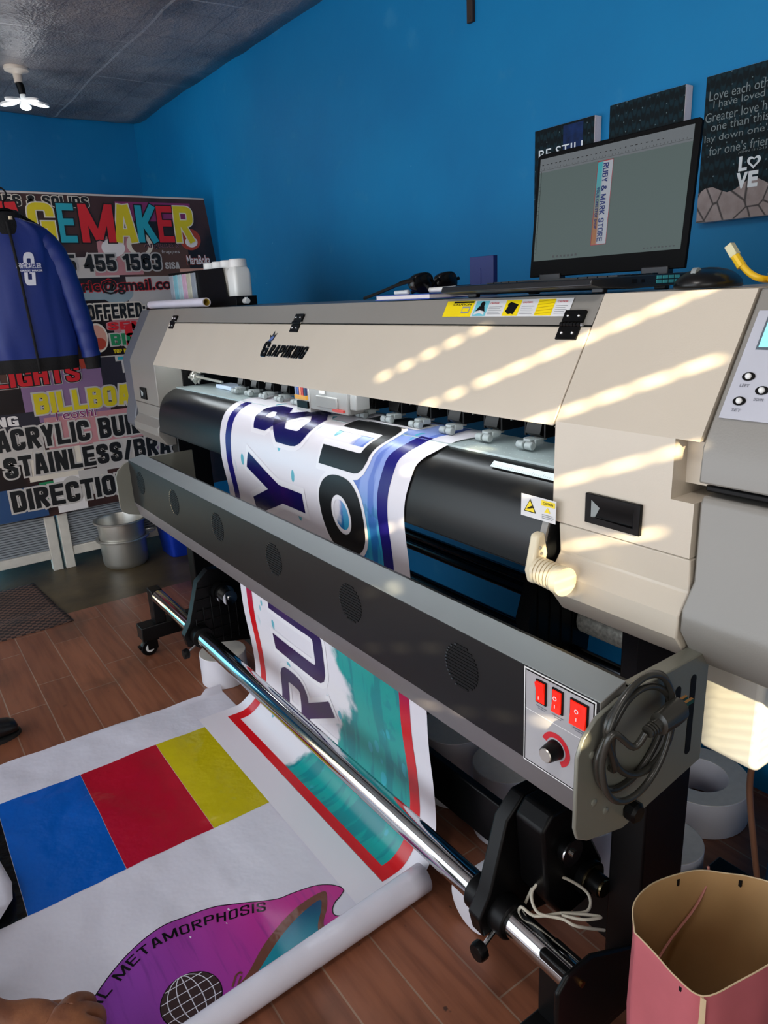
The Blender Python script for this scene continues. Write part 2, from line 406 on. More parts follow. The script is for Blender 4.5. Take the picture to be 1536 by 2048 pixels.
# ------------------------------------------------------------------ the room
WB, WL, ZC = 1.75, -5.2, 2.48
q = G(); q.box(-3.37, 1.6, -2.0, WB, -.06, 0); struct(q.build('floor', flo.m, keep=True))
q = G()
edge = [(-3.37 + .006*sin(9*y) + .01*noise.noise((y*6, 0, 0)), y) for y in [-2 + 3.75*i/70 for i in range(71)]]
q.prism([(WL, -2), (-3.362, -2)] + [(x + .008, y) for x, y in edge] + [(WL, WB)], 'z', -.06, -.012)
struct(q.build('floor', conc, keep=True))
q = G(); q.box(WL-.15, 1.6, WB, WB+.15, -.06, ZC+.3); struct(q.build('wall_back', blue.m, keep=True))
q = G(); q.box(WL-.15, WL, -2.0, WB, -.06, ZC+.3); struct(q.build('wall_left', blue.m, keep=True))
q = G(); n_ = 60
for i in range(n_):
    for j in range(36):
        pass
xs = [WL + (1.6-WL)*i/n_ for i in range(n_+1)]; ys = [-2 + (WB+2)*j/36 for j in range(37)]
def ceil_z(x, y):
    return ZC - .02*max(0, x+4.2)*.6 + .012*noise.noise((x*2.2, y*2.2, 0)) + (.008*noise.noise((x*6, y*6, 3)))
vv = [[q.v((x, y, ceil_z(x, y) + (.02 if x < WL+.05 else 0))) for y in ys] for x in xs]
for i in range(n_):
    for j in range(36): q.bm.faces.new((vv[i][j], vv[i][j+1], vv[i+1][j+1], vv[i+1][j]))
o = q.build('ceiling', foil.m, keep=True); struct(o); b = o.modifiers.new('solid', 'SOLIDIFY'); b.thickness = .2; b.offset = 1
q = G()
for a in ((WL-.15, -4.4, 0, 2.3), (.3, 1.75, 0, 2.3), (WL-.15, 1.75, 2.3, ZC+.3)): q.box(a[0], a[1], -2.15, -2.0, a[2]-.06, a[3])
struct(q.build('wall_front', grey_wall, keep=True))  # unseen wall, its wide opening is assumed to admit daylight
# unseen perforated roll-up shutter, assumed on the right side, rows of small slots let the low sun in
q = G(); X0, X1 = 1.6, 1.603
rows = {1.012: [('d', -.62, -.44)], 1.124: [('d', -.66, -.54)], 1.236: [('d', -.66, -.60), ('c', -.345, -.225)], 1.348: [('d', -.62, -.52), ('c', -.36, -.205)],
        1.460: [('d', -.52, -.44), ('c', -.40, -.145)], 1.572: [('d', -.49, -.41), ('c', -.40, -.13)], 1.684: [('d', -.556, -.375)], 1.796: [('c', -.74, -.58), ('d', -.58, -.53)]}
zprev = -.06
holes = []                                     # (y0, y1, z0, z1)
for c_, segs in rows.items():
    for kind, ya, yb in segs:
        y = ya
        while y < yb:
            w_, st_ = (.024, .0435) if kind == 'd' else (.036, .0435)
            holes.append((y, y+w_, c_+.64-.0045, c_+.64+.0045)); y += st_
holes += [(-.375, -.305, 1.800+.017*k, 1.8055+.017*k) for k in range(3)]      # extra slits, added only to put sun on the cream lever knob
holes += [(-.06, .19, 1.42+.0185*k, 1.4265+.0185*k) for k in range(12)]           # extra slits, added only to put sun on the waste ink tank
for z0, z1 in sorted({(h[2], h[3]) for h in holes}):
    q.box(X0, X1, -2.0, WB, zprev, z0); y = -2.0
    for h in sorted(h for h in holes if (h[2], h[3]) == (z0, z1)):
        q.box(X0, X1, y, h[0], z0, z1); y = h[1]
    q.box(X0, X1, y, WB, z0, z1); zprev = z1
q.box(X0, X1, -2.0, WB, zprev, ZC+.3)
struct(q.build('door_3', steel_sh, keep=True, smooth=0))

# folding doors behind the signage banner
DW = mat('white_door_paint', '#d9d3c8', .5, var=.08, vs=20); DS = mat('grey_slat', '#8f959a', .5, var=.15, vs=30)
for n_, (ya, yb, xa) in enumerate(((-.02, .645, -4.06), (.66, 1.40, -4.055))):
    q = G()
    for (a, b_) in ((ya, ya+.05), (yb-.05, yb)): q.box(xa-.035, xa+.012, a, b_, -.012, 1.85)
    for (a, b_) in ((.055, .105), (.95, 1.0), (1.80, 1.85)): q.box(xa-.035, xa+.008, ya+.05, yb-.05, a, b_)
    fr = struct(q.build('door_%d' % (n_+1), DW, keep=True, bevel=.003))
    q = G(); z = .105
    while z < 1.80:
        q.prism([(xa-.02, z), (xa-.004, z+.002), (xa-.004, z+.011), (xa-.02, z+.013)], 'y', ya+.05, yb-.05); z += .0135
    q.build('slat_panel', DS, fr, smooth=0)

# ------------------------------------------------------------------ the large format printer
PR = thing('large_format_printer', 'long beige and grey wide-format printer with charcoal drying bar, standing along the blue wall', 'printer', (-1.8, 1.0, 0))
XL0, XL1, XS0, XS1, XE = -2.985, -2.69, -.757, -.513, -.15
slope_y = lambda z: .968 - (1.334 - z) * .5745
def SL(u, z, h): return (u, slope_y(z) - .867*h, z + .498*h)      # on the sloping front, u = x
def prof(notch=False):
    p = [(1.45, 1.334), (.968, 1.334), (.860, 1.146)]
    if notch: p += [(.885, 1.128), (.889, 1.085), (.866, 1.062)]
    return p + [(.858, .984), (1.45, .984)]
low = [(1.45, .982), (.860, .982), (.864, .932), (.842, .902), (.842, .868), (.872, .828), (1.2, .828)]
q = G(); q.prism([(1.45, 1.334), (.968, 1.334), (.860, 1.146), (1.45, 1.146)], 'x', XS0, XS1); q.prism([(1.45, 1.146), (.860, 1.146), (.859, 1.062), (1.45, 1.062)], 'x', XS0, -.548)
q.prism([(1.45, 1.146), (.890, 1.140), (.892, 1.080), (1.45, 1.075)], 'x', -.548, XS1); q.prism([(1.45, 1.062), (.859, 1.062), (.858, .984), (1.45, .984)], 'x', XS0, XS1)
cov = q.build('right_cover', BEIGE, PR, smooth=20)
q = G(); q.prism(low, 'x', XS0+.012, XS1); q.build('lower_cover', BEIGE, PR, bevel=.0025)
q = G(); q.prism(prof(), 'x', XL0, XL1); q.build('left_cover', GREY, PR, bevel=.003)
q = G(); q.prism([(a, z + (.005 if z < .9 else 0)) for a, z in low], 'x', XL0, XL1); q.build('lower_cover', GREY, PR, bevel=.003)
q = G(); q.prism([(1.45, 1.332), (.975, 1.332), (.868, 1.146), (.868, .99), (.85, .92), (.85, .88), (.88, .85), (1.45, .85)], 'x', -3.11, XL0-.002)
q.build('end_cap', DGREY, PR, bevel=.004)
q = G()
q.prism([(1.45, 1.334), (.968, 1.334), (.860, 1.140), (.858, 1.092), (1.45, 1.092)], 'x', XS1+.004, XE)
q.prism([(1.45, 1.088), (.872, 1.088), (.872, 1.078), (1.45, 1.078)], 'x', XS1+.006, XE-.002, 1)
q.prism([(1.45, 1.076), (.872, 1.072), (.866, 1.062), (.866, .95), (.842, .915), (.842, .882), (.880, .826), (1.45, .826)], 'x', XS1+.004, XE)
endc = q.build('control_end_cover', [GREY, BLACKP], PR, bevel=.003)
# control panel with screen and buttons
PNL = mat('silver_control_film', '#b9bac4', .3); LCD = mat('lcd_glow', '#8fd0dc', .2, emit='#8fd8e2', es=.55); BTXT = mat('small_grey_lettering', '#6b6e78', .5)
q = G(); q.rect(-.500, 1.177, -.185, 1.306, SL, .0012)
bm_ = q.bm; pf = bm_.faces[:]; ret = bmesh.ops.extrude_face_region(bm_, geom=pf)
for e_ in ret['geom']:
    if isinstance(e_, bmesh.types.BMVert): e_.co += Vector((0, .0012*.867, -.0012*.498))
pan = q.build('control_panel', PNL, PR)
q = G(); q.rect(-.483, 1.262, -.36, 1.297, SL, .0020, 0); q.rect(-.486, 1.259, -.357, 1.300, SL, .0016, 1)
q.build('lcd_screen', [LCD, mat('dark_bezel', '#54606a', .4)], pan)
for (bx, bz) in ((-.481, 1.227), (-.458, 1.212), (-.481, 1.198), (-.452, 1.239), (-.435, 1.226), (-.43, 1.198), (-.405, 1.212)):
    q = G(); q.poly(ell(bx, bz, .0085, .0052, 20), SL, .0022, 0)
    c = SL(bx, bz, .003); q.ball(c, (.0042, .0034, .0042), 14, 1)
    q.build('push_button', [BLACKP, WHITE], pan)
for (bx, bz, tx) in ((-.482, 1.2165, 'LEFT'), (-.458, 1.2015, 'DOWN'), (-.481, 1.1875, 'SET'), (-.435, 1.2155, 'RIGHT')):
    q = G(); q.text(tx, (bx-.006, bz-.0018, bx+.006, bz+.0018), SL, .0018, 0, .01); q.build('button_lettering', BTXT, pan)
# top panel, fascia strip, lid
q = G(); q.prism([(1.45, 1.333), (.969, 1.333), (slope_y(1.2875), 1.2875), (.97, 1.2875), (1.0, 1.322), (1.45, 1.322)], 'x', XL1+.001, XS0-.002)
q.prism([(1.45, 1.322), (1.44, 1.322), (1.44, 1.17), (1.45, 1.17)], 'x', XL1+.001, XS0-.002)
fas = q.build('top_fascia', GREY, PR)
q = G()
for (a, b_) in ((XL1+.003, XS0-.002),):
    q.prism([(slope_y(1.2845)-.002, 1.2845), (slope_y(1.146)-.002, 1.146), (slope_y(1.139), 1.139), (slope_y(1.139)+.012, 1.141), (slope_y(1.2845)+.012, 1.2845)], 'x', a, b_)
lid = q.build('front_lid', BEIGE, PR, bevel=.0015)
for hx in (-2.645, -1.713, -.798):
    q = G(); wd = .021
    for (za, zb) in ((1.2905, 1.308), (1.264, 1.2825)):
        p = [SL(hx-wd, za, 0), SL(hx+wd, za, 0), SL(hx+wd, zb, 0), SL(hx-wd, zb, 0)]
        t_ = [SL(hx-wd, za, .005), SL(hx+wd, za, .005), SL(hx+wd, zb, .005), SL(hx-wd, zb, .005)]
        A = [q.v(a) for a in p]; B = [q.v(a) for a in t_]
        q.bm.faces.new(A); q.bm.faces.new(B)
        for i in range(4): q.bm.faces.new((A[i], A[(i+1) % 4], B[(i+1) % 4], B[i]))
        for sx in (-.011, .011): q.ball(SL(hx+sx, (za+zb)/2, .005), .0032, 10, 1)
    for k in range(6): q.tube([SL(hx-wd+.007*k+.0005, 1.2865, .004), SL(hx-wd+.007*k+.0062, 1.2865, .004)], .0042, 10)
    q.tube([SL(hx+wd, 1.2865, .004), SL(hx+wd+.004, 1.2865, .004)], .003, 8, 1)
    q.build('lid_hinge', [BLACKP, CHROME], PR)
q = G(); q.blk('RAPHKING', (-1.812, 1.2035, -1.602, 1.230), SL, .004, 1, .17, [(.06, 0, .0025)], shear=.06, gap=.16)
q.blk('G', (-1.852, 1.201, -1.816, 1.238), SL, .004, 1, .17, [(.05, 0, .0025)], shear=.12)
q.poly([(-1.838, 1.236), (-1.812, 1.240), (-1.800, 1.262), (-1.812, 1.254), (-1.819, 1.266), (-1.826, 1.252), (-1.838, 1.256), (-1.831, 1.246)], SL, .003, 0)
q.poly([(-1.832, 1.239), (-1.814, 1.242), (-1.81, 1.252), (-1.82, 1.251), (-1.828, 1.248)], SL, .0036, 2)
q.build('logo_badge', [CHROME, BLACKP, mat('blue_enamel', '#5a6ea8', .3)], lid)
# caution strip
LY, LC, LW, LG, LR = mat('label_yellow', '#f2d60a', .35), mat('label_cyan', '#6fc0cf', .35), mat('label_white', '#d9d9da', .3), mat('label_line', '#8d8f93', .5), mat('label_red', '#c84a55', .5)
q = G(); z0, z1 = 1.3005, 1.3290
q.rect(-1.133, z0, -.815, z1, SL, .0006, 2); q.rect(-1.133, z0, -1.052, z1, SL, .0009, 0)
q.rect(-1.112, z1-.004, -1.054, z1-.001, SL, .0012, 5)
q.rect(-1.082, z0+.006, -1.060, z0+.018, SL, .0012, 3); q.rect(-1.080, z0+.009, -1.062, z0+.015, SL, .0014, 0)
q.text('CAUTION', (-1.112, z1-.0085, -1.06, z1-.0050), SL, .0012, 5, .02)
q.rect(-1.047, z0+.001, -1.012, z1-.001, SL, .0009, 1)
q.poly(ell(-1.028, z0+.021, .006, .0055), SL, .0012, 5); q.poly([(-1.043, z0+.008), (-1.036, z0+.018), (-1.022, z0+.018), (-1.016, z0+.008)], SL, .0012, 5)
q.poly([(-1.044, z0+.003), (-1.030, z0+.006), (-1.016, z0+.003), (-1.018, z0+.009), (-1.030, z0+.011), (-1.042, z0+.009)], SL, .0014, 2)
q.rect(-.968, z0+.001, -.930, z1-.001, SL, .0009, 0)
for a in range(3): q.poly([(-.949 + .016*cos(a*pi/3+.5+s_*pi/2) , z0+.014 + .012*sin(a*pi/3+.5+s_*pi/2)) for s_ in range(4)] if a == 0 else ell(-.949+.009*cos(a*2.2), z0+.014+.007*sin(a*2.2), .007, .0035), SL, .0012+.0001*a, 5)
q.rect(-.890, z0+.001, -.852, z1-.001, SL, .0009, 0)
for k in range(5): q.poly([(-.889, z0+.003+.005*k), (-.853, z0+.006+.005*k), (-.853, z0+.007+.005*k), (-.889, z0+.004+.005*k)], SL, .0012, 6)
for (ux, u2) in ((-1.008, -.974), (-.926, -.896), (-.847, -.822)):
    q.text('CAUTION', (ux, z1-.007, ux+.022, z1-.004), SL, .0012, 4, .02)
    for k in range(5): q.rect(ux, z0+.004+.003*k, u2-(.004 if k % 2 else 0), z0+.0048+.003*k, SL, .0012, 3)
q.build('caution_label', [LY, LC, LW, LG, LR, INKBLK, mat('label_ochre', '#c9a80c', .4)], fas)
# recessed handles
def grip(x0, x1, z0, z1, y, parent):
    q = G(); r = .012; t = .006
    o_ = [(x0, z0), (x1, z0), (x1, z1), (x0, z1)]; i_ = [(x0+r, z0+.010), (x1-r, z0+.010), (x1-r, z1-.009), (x0+r, z1-.009)]
    A = [q.v((a, y-t, b)) for a, b in o_]; B = [q.v((a, y-t, b)) for a, b in i_]; D = [q.v((a, y-.0002, b)) for a, b in o_]
    E_ = [q.v((a, y-.0012, b)) for a, b in [(i_[0][0]+.004, i_[0][1]), (i_[1][0], i_[1][1]), (i_[2][0], i_[2][1]-.012), (i_[3][0]+.012, i_[3][1]-.012)]]
    for i in range(4):
        j = (i+1) % 4
        q.bm.faces.new((A[i], A[j], B[j], B[i])); q.bm.faces.new((D[i], D[j], A[j], A[i]))
        fa = q.bm.faces.new((B[i], B[j], E_[j], E_[i]))
        if i == 3: fa.material_index = 1
    q.bm.faces.new(E_)
    return q.build('recessed_handle', [BLACKP, GPLAS], parent, normals=False, bevel=.0012)
grip(-.688, -.590, .998, 1.045, .858, cov)
grip(-2.882, -2.815, 1.0, 1.045, .858, PR)
# interior: beam, carriage rail, led strip, platen, apron
q = G(); q.box(XL1, XS0, 1.10, 1.22, 1.135, 1.30); q.box(XL1, XS0, 1.085, 1.10, 1.15, 1.17); q.build('carriage_beam', BLACK, PR)
for xa in (XL1+.001, XS0-.012):
    q = G(); q.prism([(.96, 1.0), (.96, 1.275), (1.40, 1.30), (1.40, 1.0)], 'x', xa, xa+.011); q.build('inner_side_wall', BLACK, PR)
q = G(); q.box(XL1+.02, XS0-.02, .905, .915, 1.150, 1.156); q.build('led_strip', mat('led_strip_light', '#ffffff', .5, emit='#eef8ff', es=19), PR)
q = G(); q.box(XL1+.002, XS0-.002, .932, 1.075, 1.030, 1.0505)
for k in range(120):
    for r in range(2):
        x = XL1+.02+.0158*k + .008*r; q.poly(ell(x, .952+.03*r, .0016, .0016, 8), lambda u, w_, h: (u, w_, 1.0505+h), .0003, 1)
q.build('platen', [PLATEN, mat('platen_hole', '#e8f2f0', .5)], PR)
# media path (y, z), front to back
PATH = [(.66, .0075), (.70, .0075), (.77, .0085), (.81, .022), (.842, .07), (.856, .15), (.857, .26), (.85, .42), (.847, .76), (.845, .85), (.845, .90), (.850, .96), (.870, 1.012), (.905, 1.041), (.95, 1.0525), (1.0, 1.0535), (1.06, 1.0535), (1.092, 1.03), (1.10, .98), (1.11, .80)]
tab = [(0.0, v.y, v.z) for v in spline([(0, a, b) for a, b in PATH], 24)]
acc = 0; TB = []
for i, (_, a, b) in enumerate(tab):
    if i: acc += math.hypot(a - tab[i-1][1], b - tab[i-1][2])
    TB.append((acc, a, b))
def path(s):
    s = max(0, min(s, TB[-1][0])); lo, hi = 0, len(TB)-1
    while hi - lo > 1:
        m_ = (lo + hi)//2
        if TB[m_][0] <= s: lo = m_
        else: hi = m_
    a, b = TB[lo], TB[hi]; t = (s-a[0])/max(1e-9, b[0]-a[0])
    dy, dz = b[1]-a[1], b[2]-a[2]; l = math.hypot(dy, dz) or 1
    return a[1]+dy*t, a[2]+dz*t, -dz/l, dy/l       # y, z, normal (towards the room)
ap = [(a[1]+.003, a[2]-.003) for a in TB if a[2] > .893 and a[1] < .931]
q = G(); q.prism(ap + [(.935, 1.02), (.875, .893)], 'x', XL1+.004, XS0-.003)
q.prism([(.846, .893), (.875, .893), (.905, .872), (.90, .868), (.872, .885)], 'x', XL1+.004, XS0-.003)
apr = q.build('front_apron', APRON, PR, smooth=40)
def AP(u, z, h):      # on the apron, by height
    best = min(TB, key=lambda a: abs(a[2]-z) + (10 if a[1] > .95 or a[2] < .88 else 0)); 
    return (u, best[1]+.003-h, z)
q = G(); q.rect(-.945, 1.0355, -.775, 1.0445, lambda u, z, h: (u, .905 - (1.041-z)*1.15 - h*.6, z - .0015 + h), .002, 0)
for k in range(32): q.rect(-.942+.005*k, 1.0365, -.9414+.005*k, 1.0365+(.004 if k % 5 == 0 else .002), lambda u, z, h: (u, .905 - (1.041-z)*1.15 - h*.6, z - .0015 + h), .0026, 1)
q.build('ruler_scale', [mat('ruler_white', '#cfdde0', .3), BTXT], apr)
WP = lambda u, z, h: (u, .8478 - h + (.02*(z-1.0) if z > 1.0 else 0)*2, z)
q = G(); q.rect(-.817, .982, -.741, 1.020, WP, .0008, 0); q.rect(-.772, 1.008, -.743, 1.017, WP, .0012, 1)
q.poly([(-.810, .991), (-.783, .991), (-.7965, 1.014)], WP, .0012, 2); q.poly([(-.8075, .9925), (-.7855, .9925), (-.7965, 1.0115)], WP, .0015, 1)
q.poly([(-.804, .996), (-.797, 1.0), (-.792, 1.003), (-.789, .9995), (-.797, .997)], WP, .0018, 2)
q.poly([(-.765, .9975), (-.752, .9975), (-.7585, 1.0065)], WP, .0012, 1); q.text('CAUTION', (-.768, 1.0105, -.747, 1.0145), WP, .0015, 2, .02)
for k in range(3): q.rect(-.770, .9865+.003*k, -.747+.002*(k % 2), .9877+.003*k, WP, .0012, 3)
q.build('warning_label', [LW, LY, INKBLK, LG], apr)
# pinch rollers
wheel = []
for i, px in enumerate((-.83, -.94, -1.055, -1.17, -1.28, -1.39, -1.50, -1.62, -1.74, -1.845, -1.95, -2.055, -2.16, -2.265)):
    if i == 0:
        q = G(); L_ = [(1.105, 1.18), (1.06, 1.175), (1.015, 1.12), (1.003, 1.082), (1.018, 1.074), (1.05, 1.09), (1.105, 1.12)]
        q.prism(L_, 'x', px-.019, px+.019); q.box(px-.027, px-.0235, 1.01, 1.10, 1.075, 1.17); q.box(px+.0225, px+.027, 1.01, 1.10, 1.075, 1.17)
        q.tube(spline([(px+.031, 1.095, 1.165), (px+.031, 1.05, 1.13), (px+.031, 1.045, 1.10), (px+.031, 1.03, 1.095)], 4), .0015, 6, 1)
        a = q.build('pinch_roller', [BLACKP, ALU], PR, bevel=.002)
        q = G(); q.box(px-.009, px+.009, .988, 1.035, 1.066, 1.074); q.box(px-.0165, px-.012, .995, 1.018, 1.062, 1.074); q.box(px+.012, px+.0165, .995, 1.018, 1.062, 1.074); b_ = q.build('roller_fork', GPLAS, a, bevel=.002)
        w_ = []
        for sx in (-.0108, .0108):
            q = G(); q.lathe([(.0001, -.0088), (.0065, -.0088), (.0078, -.0075), (.0078, .0075), (.0065, .0088), (.0001, .0088)], (px+sx, .985, 1.0625), 20, 0, 'x'); w_.append(q.build('roller_wheel', GPLAS, a))
        wheel = [a, b_] + w_
    else:
        a = wheel[0].copy(); C.objects.link(a); a.location.x += px + .83
        for ch in wheel[1:]:
            c_ = ch.copy(); C.objects.link(c_); c_.parent = a
# print carriage
q = G(); q.box(-1.64, -1.46, .918, .968, 1.072, 1.150); q.box(-1.60, -1.50, .912, .919, 1.082, 1.112); q.box(-1.46, -1.43, .925, .965, 1.085, 1.15)
car = q.build('print_carriage', mat('carriage_grey', '#8f8e8c', .45), PR, bevel=.003)
q = G(); q.box(-1.715, -1.642, .918, .962, 1.062, 1.150); q.build('head_plate', mat('head_grey', '#aaa8a6', .4), car, bevel=.002)
for k, h in enumerate(('#7a8098', '#4a5a9a', '#d98a6a', '#c0392f', '#2b2f55')):
    q = G(); q.box(-1.708+.012*k, -1.699+.012*k, .912, .918, 1.105, 1.149); q.build('ink_tube', mat('ink_' + h[1:], h, .3), car)
q = G(); q.box(-1.71, -1.65, .911, .918, 1.094, 1.105); q.build('ribbon_cable', mat('amber_film', '#d89a2a', .3), car)
q = G(); q.box(-1.70, -1.645, .912, .918, 1.072, 1.090); q.build('print_head', BLACKP, car)
q = G(); q.box(-1.575, -1.555, .909, .913, 1.118, 1.138); q.build('sensor_cover', WHITE, car)
q = G(); q.box(-1.52, -1.47, .911, .918, 1.078, 1.084); q.build('red_lever', mat('red_plastic', '#c2463e', .4), car)
# rail end fittings at the left of the slot
q = G(); q.lathe([(.0001, 0), (.022, 0), (.022, .012), (.012, .02), (.0001, .02)], (-2.66, 1.0, 1.085), 20, 0, 'x'); q.tube([(-2.66, 1.0, 1.085), (-2.45, 1.02, 1.075)], .005, 10)
for k in range(6): a = k*pi/3; q.obox((-2.645, 1.0+.02*cos(a), 1.085+.02*sin(a)), (.006, .008, .022), Matrix.Rotation(-a+pi/2, 3, 'X'))
q.box(-2.64, -2.60, 1.0, 1.03, 1.10, 1.13); q.build('rail_end_wheel', ALU, PR, bevel=.001)
q = G()
for k in range(5): q.tube(spline([(-2.5+.012*k, 1.07, 1.17), (-2.47+.012*k, 1.03, 1.13-.006*k), (-2.42+.01*k, 1.045, 1.10), (-2.36, 1.08, 1.13)], 6), .004, 8, 0 if k != 2 else 1)
q.build('cable_loop', [BLACKP, mat('red_plastic', '#a33', .4)], PR)
q = G(); q.box(-2.49, -2.36, 1.01, 1.07, 1.052, 1.066); q.build('wiper_tray', mat('pale_blue_plastic', '#b6c4d8', .4), PR, bevel=.002)
# media lever, cream
q = G(); q.prism([(.808, .905), (.822, .965), (.838, .968), (.846, .93), (.835, .888), (.815, .882)], 'x', -.772, -.754)
lev = q.build('media_lever', CREAM, PR, bevel=.004)
q = G(); q.tube([(-.756, .822, .907), (-.752, .822, .907)], .019, 20); 
for k in range(6): q.tube([(-.752+.008*k, .822-.001*k, .907), (-.7466+.008*k, .822-.001*k, .907)], .0225, 24); q.tube([(-.747+.008*k, .822-.001*k, .907), (-.7435+.008*k, .822-.001*k, .907)], .0195, 24)
q.tube([(-.704, .816, .907), (-.690, .8145, .907)], .0235, 24); q.build('lever_knob', CREAM, lev, smooth=50)
q = G(); q.tube([(-.7535, .826, .944), (-.752, .826, .944)], .003, 10); q.tube([(-.7535, .829, .934), (-.752, .829, .934)], .003, 10); q.build('screw', ALU, lev)
q = G(); q.prism([(.845, .95), (.862, 1.0), (.90, .99), (.88, .93)], 'x', -.775, -.762); q.build('lever_arm', GREY, PR)
# stand: posts, feet, cross beam, casters
for (x0, x1) in ((-.648, -.580), (-2.74, -2.672)):
    q = G(); q.box(x0, x1, .905, 1.03, .12, .985); q.build('post', BLACK, PR, bevel=.004)
for (xc, xo) in ((-.615, -1), (-2.705, 1)):
    q = G(); q.box(xc-.035, xc+.035, .66, 1.30, .075, .135); q.box(xc-.03, xc+.03, .72, .765, .134, .275)
    if xc > -2: q.prism([(.69, .10), (.69, .262), (.715, .285), (.775, .285), (.94, .20), (.94, .10)], 'x', xc+.030, xc+.040)
    ft = q.build('foot', BLACK, PR, bevel=.004)
    for yy in (.70, 1.26):
        q = G(); q.lathe([(.0001, -.013), (.030, -.013), (.034, -.008), (.034, .008), (.030, .013), (.0001, .013)], (xc, yy-.012, .034), 28, 0, 'x')
        q.lathe([(.0001, -.0145), (.017, -.0145), (.017, .0145), (.0001, .0145)], (xc, yy-.012, .034), 24, 1, 'x')
        q.lathe([(.0001, -.0155), (.008, -.0155), (.008, .0155), (.0001, .0155)], (xc, yy-.012, .034), 16, 0, 'x')
        q.box(xc-.022, xc-.017, yy-.02, yy+.02, .03, .07); q.box(xc+.017, xc+.022, yy-.02, yy+.02, .03, .07); q.box(xc-.026, xc+.026, yy-.026, yy+.026, .067, .075)
        q.prism([(yy-.03, .05), (yy-.055, .045), (yy-.05, .035), (yy-.02, .04)], 'x', xc-.012, xc+.012)
        q.build('caster', [BLACKP, WHITE], ft)
q = G(); q.box(-2.672, -.648, .938, .960, .128, .250); q.build('cross_beam', BLACK, PR, bevel=.004)
# take-up tube with its two bearing brackets
PY, PZ = .745, .25
q = G(); q.tube([(-2.665, PY, PZ), (-.584, PY, PZ)], .0275, 32); tube_ = q.build('take_up_tube', CHROME, PR)
q = G(); q.tube([(-.576, PY, PZ), (-.570, PY, PZ)], .006, 10); q.build('tube_screw', mat('brass', '#c08a50', .25, 1), tube_)
def bracket(x, motor):
    q = G()
    out = [(.70, .215), (.69, .26), (.715, .30), (.758, .44), (.80, .475), (.85, .472), (.90, .44), (.955, .25), (.935, .17), (.80, .20), (.775, .21)]
    q.prism(out, 'x', x-.016, x+.016)
    q.tube([(x-.05, PY, PZ), (x+.05, PY, PZ)], .037, 24); q.tube([(x-.055, .83, .385), (x-.015, .83, .385)], .028, 20)
    if not motor:
        for k in range(6): q.box(x+.016, x+.022, .735+.03*k, .738+.03*k, .20, .42-.012*abs(k-3)*3)
        for k in range(6): q.box(x+.016, x+.022, .73+.004*k, .93-.004*k, .215+.04*k, .218+.04*k)
    b_ = q.build('take_up_bracket', BLACKP, PR, bevel=.004)
    q = G(); q.tube([(x+.02, PY-.02, PZ-.03), (x+.02, PY-.05, PZ-.048)], .0045, 10, 1)
    q.lathe([(.0001, 0), (.016, .001), (.018, .006), (.018, .018), (.012, .022), (.0001, .022)], (x+.02, PY-.07, PZ-.052), 10, 0, 'y'); q.build('clamp_knob', [BLACKP, CHROME], b_)
    q = G(); s_ = 1
    for r0, a0, a1, mm in ((.036, .016, .045, 0), (.030, .045, .062, 0), (.033, .062, .066, 1), (.022, .066, .10, 0), (.026, .10, .103, 1), (.008, .103, .108, 1)):
        q.tube([(x+a0, .835, .39), (x+a1, .835, .39)], r0, 24, mm)
    q.build('spindle', [BLACKP, CHROME], b_)
    if motor:
        q = G(); q.prism([(.775, .452), (.80, .478), (.85, .474), (.88, .43), (.945, .30), (.93, .235), (.84, .225), (.79, .30)], 'x', x+.017, x+.085)
        q.box(x+.02, x+.06, .84, .90, .445, .478); q.build('motor_housing', BLACKP, b_, bevel=.006)
        q = G(); q.tube([(x+.085, .895, .295), (x+.10, .895, .295)], .034, 24, 0); q.tube([(x+.10, .895, .295), (x+.103, .895, .295)], .030, 24, 1)
        q.tube([(x+.103, .895, .295), (x+.125, .895, .295)], .02, 20, 0); q.tube([(x+.125, .895, .295), (x+.13, .895, .295)], .017, 20, 1); q.build('drive_shaft', [BLACKP, mat('worn_brass', '#9a8a68', .25, 1)], b_)
        q = G(); q.box(x-.03, x-.018, .79, .797, .40, .404); q.build('latch_pin', CHROME, b_)
bracket(-2.25, False); bracket(-.775, True)
q = G(); cab = mat('grey_cable', '#b9b2a2', .35)
q.tube(spline([(-.73, .80, .30), (-.735, .765, .24), (-.715, .75, .19+.1), (-.69, .76, .284), (-.665, .80, .285), (-.64, .84, .285), (-.66, .86, .30), (-.70, .82, .33), (-.715, .78, .31), (-.69, .765, .29), (-.655, .79, .287), (-.63, .80, .285), (-.61, .85, .26)], 8), .0028, 8)
q.tube(spline([(-.66, .795, .288), (-.63, .815, .29), (-.615, .845, .288), (-.635, .83, .287), (-.665, .797, .287)], 6), .0028, 8)
q.build('motor_cable', cab, PR)
# rear supply tubes behind the printer
for (yy, zz, rr) in ((1.30, .585, .022), (1.25, .50, .016), (1.22, .66, .012)):
    q = G(); q.tube([(-2.67, yy, zz), (-.64, yy, zz)], rr, 20); q.build('rear_guide_tube', mat('dark_chrome', '#4a4c50', .2, 1), PR)
q = G(); q.tube([(-1.03, 1.30, .575), (-.66, 1.30, .575)], .040, 28); q.build('media_core', mat('speckled_grey_tube', '#a9a79c', .4, .4, var=.35, vs=120), PR)
for x in (-1.055, -2.4):
    q = G(); q.prism([(1.12, .47), (1.10, .62), (1.18, .86), (1.24, .90), (1.30, .86), (1.33, .62), (1.31, .47)], 'x', x-.02, x+.02)
    for k in range(4): q.box(x+.02, x+.023, 1.13+.04*k, 1.132+.04*k, .5, .8)
    q.build('rear_bracket', BLACKP, PR)
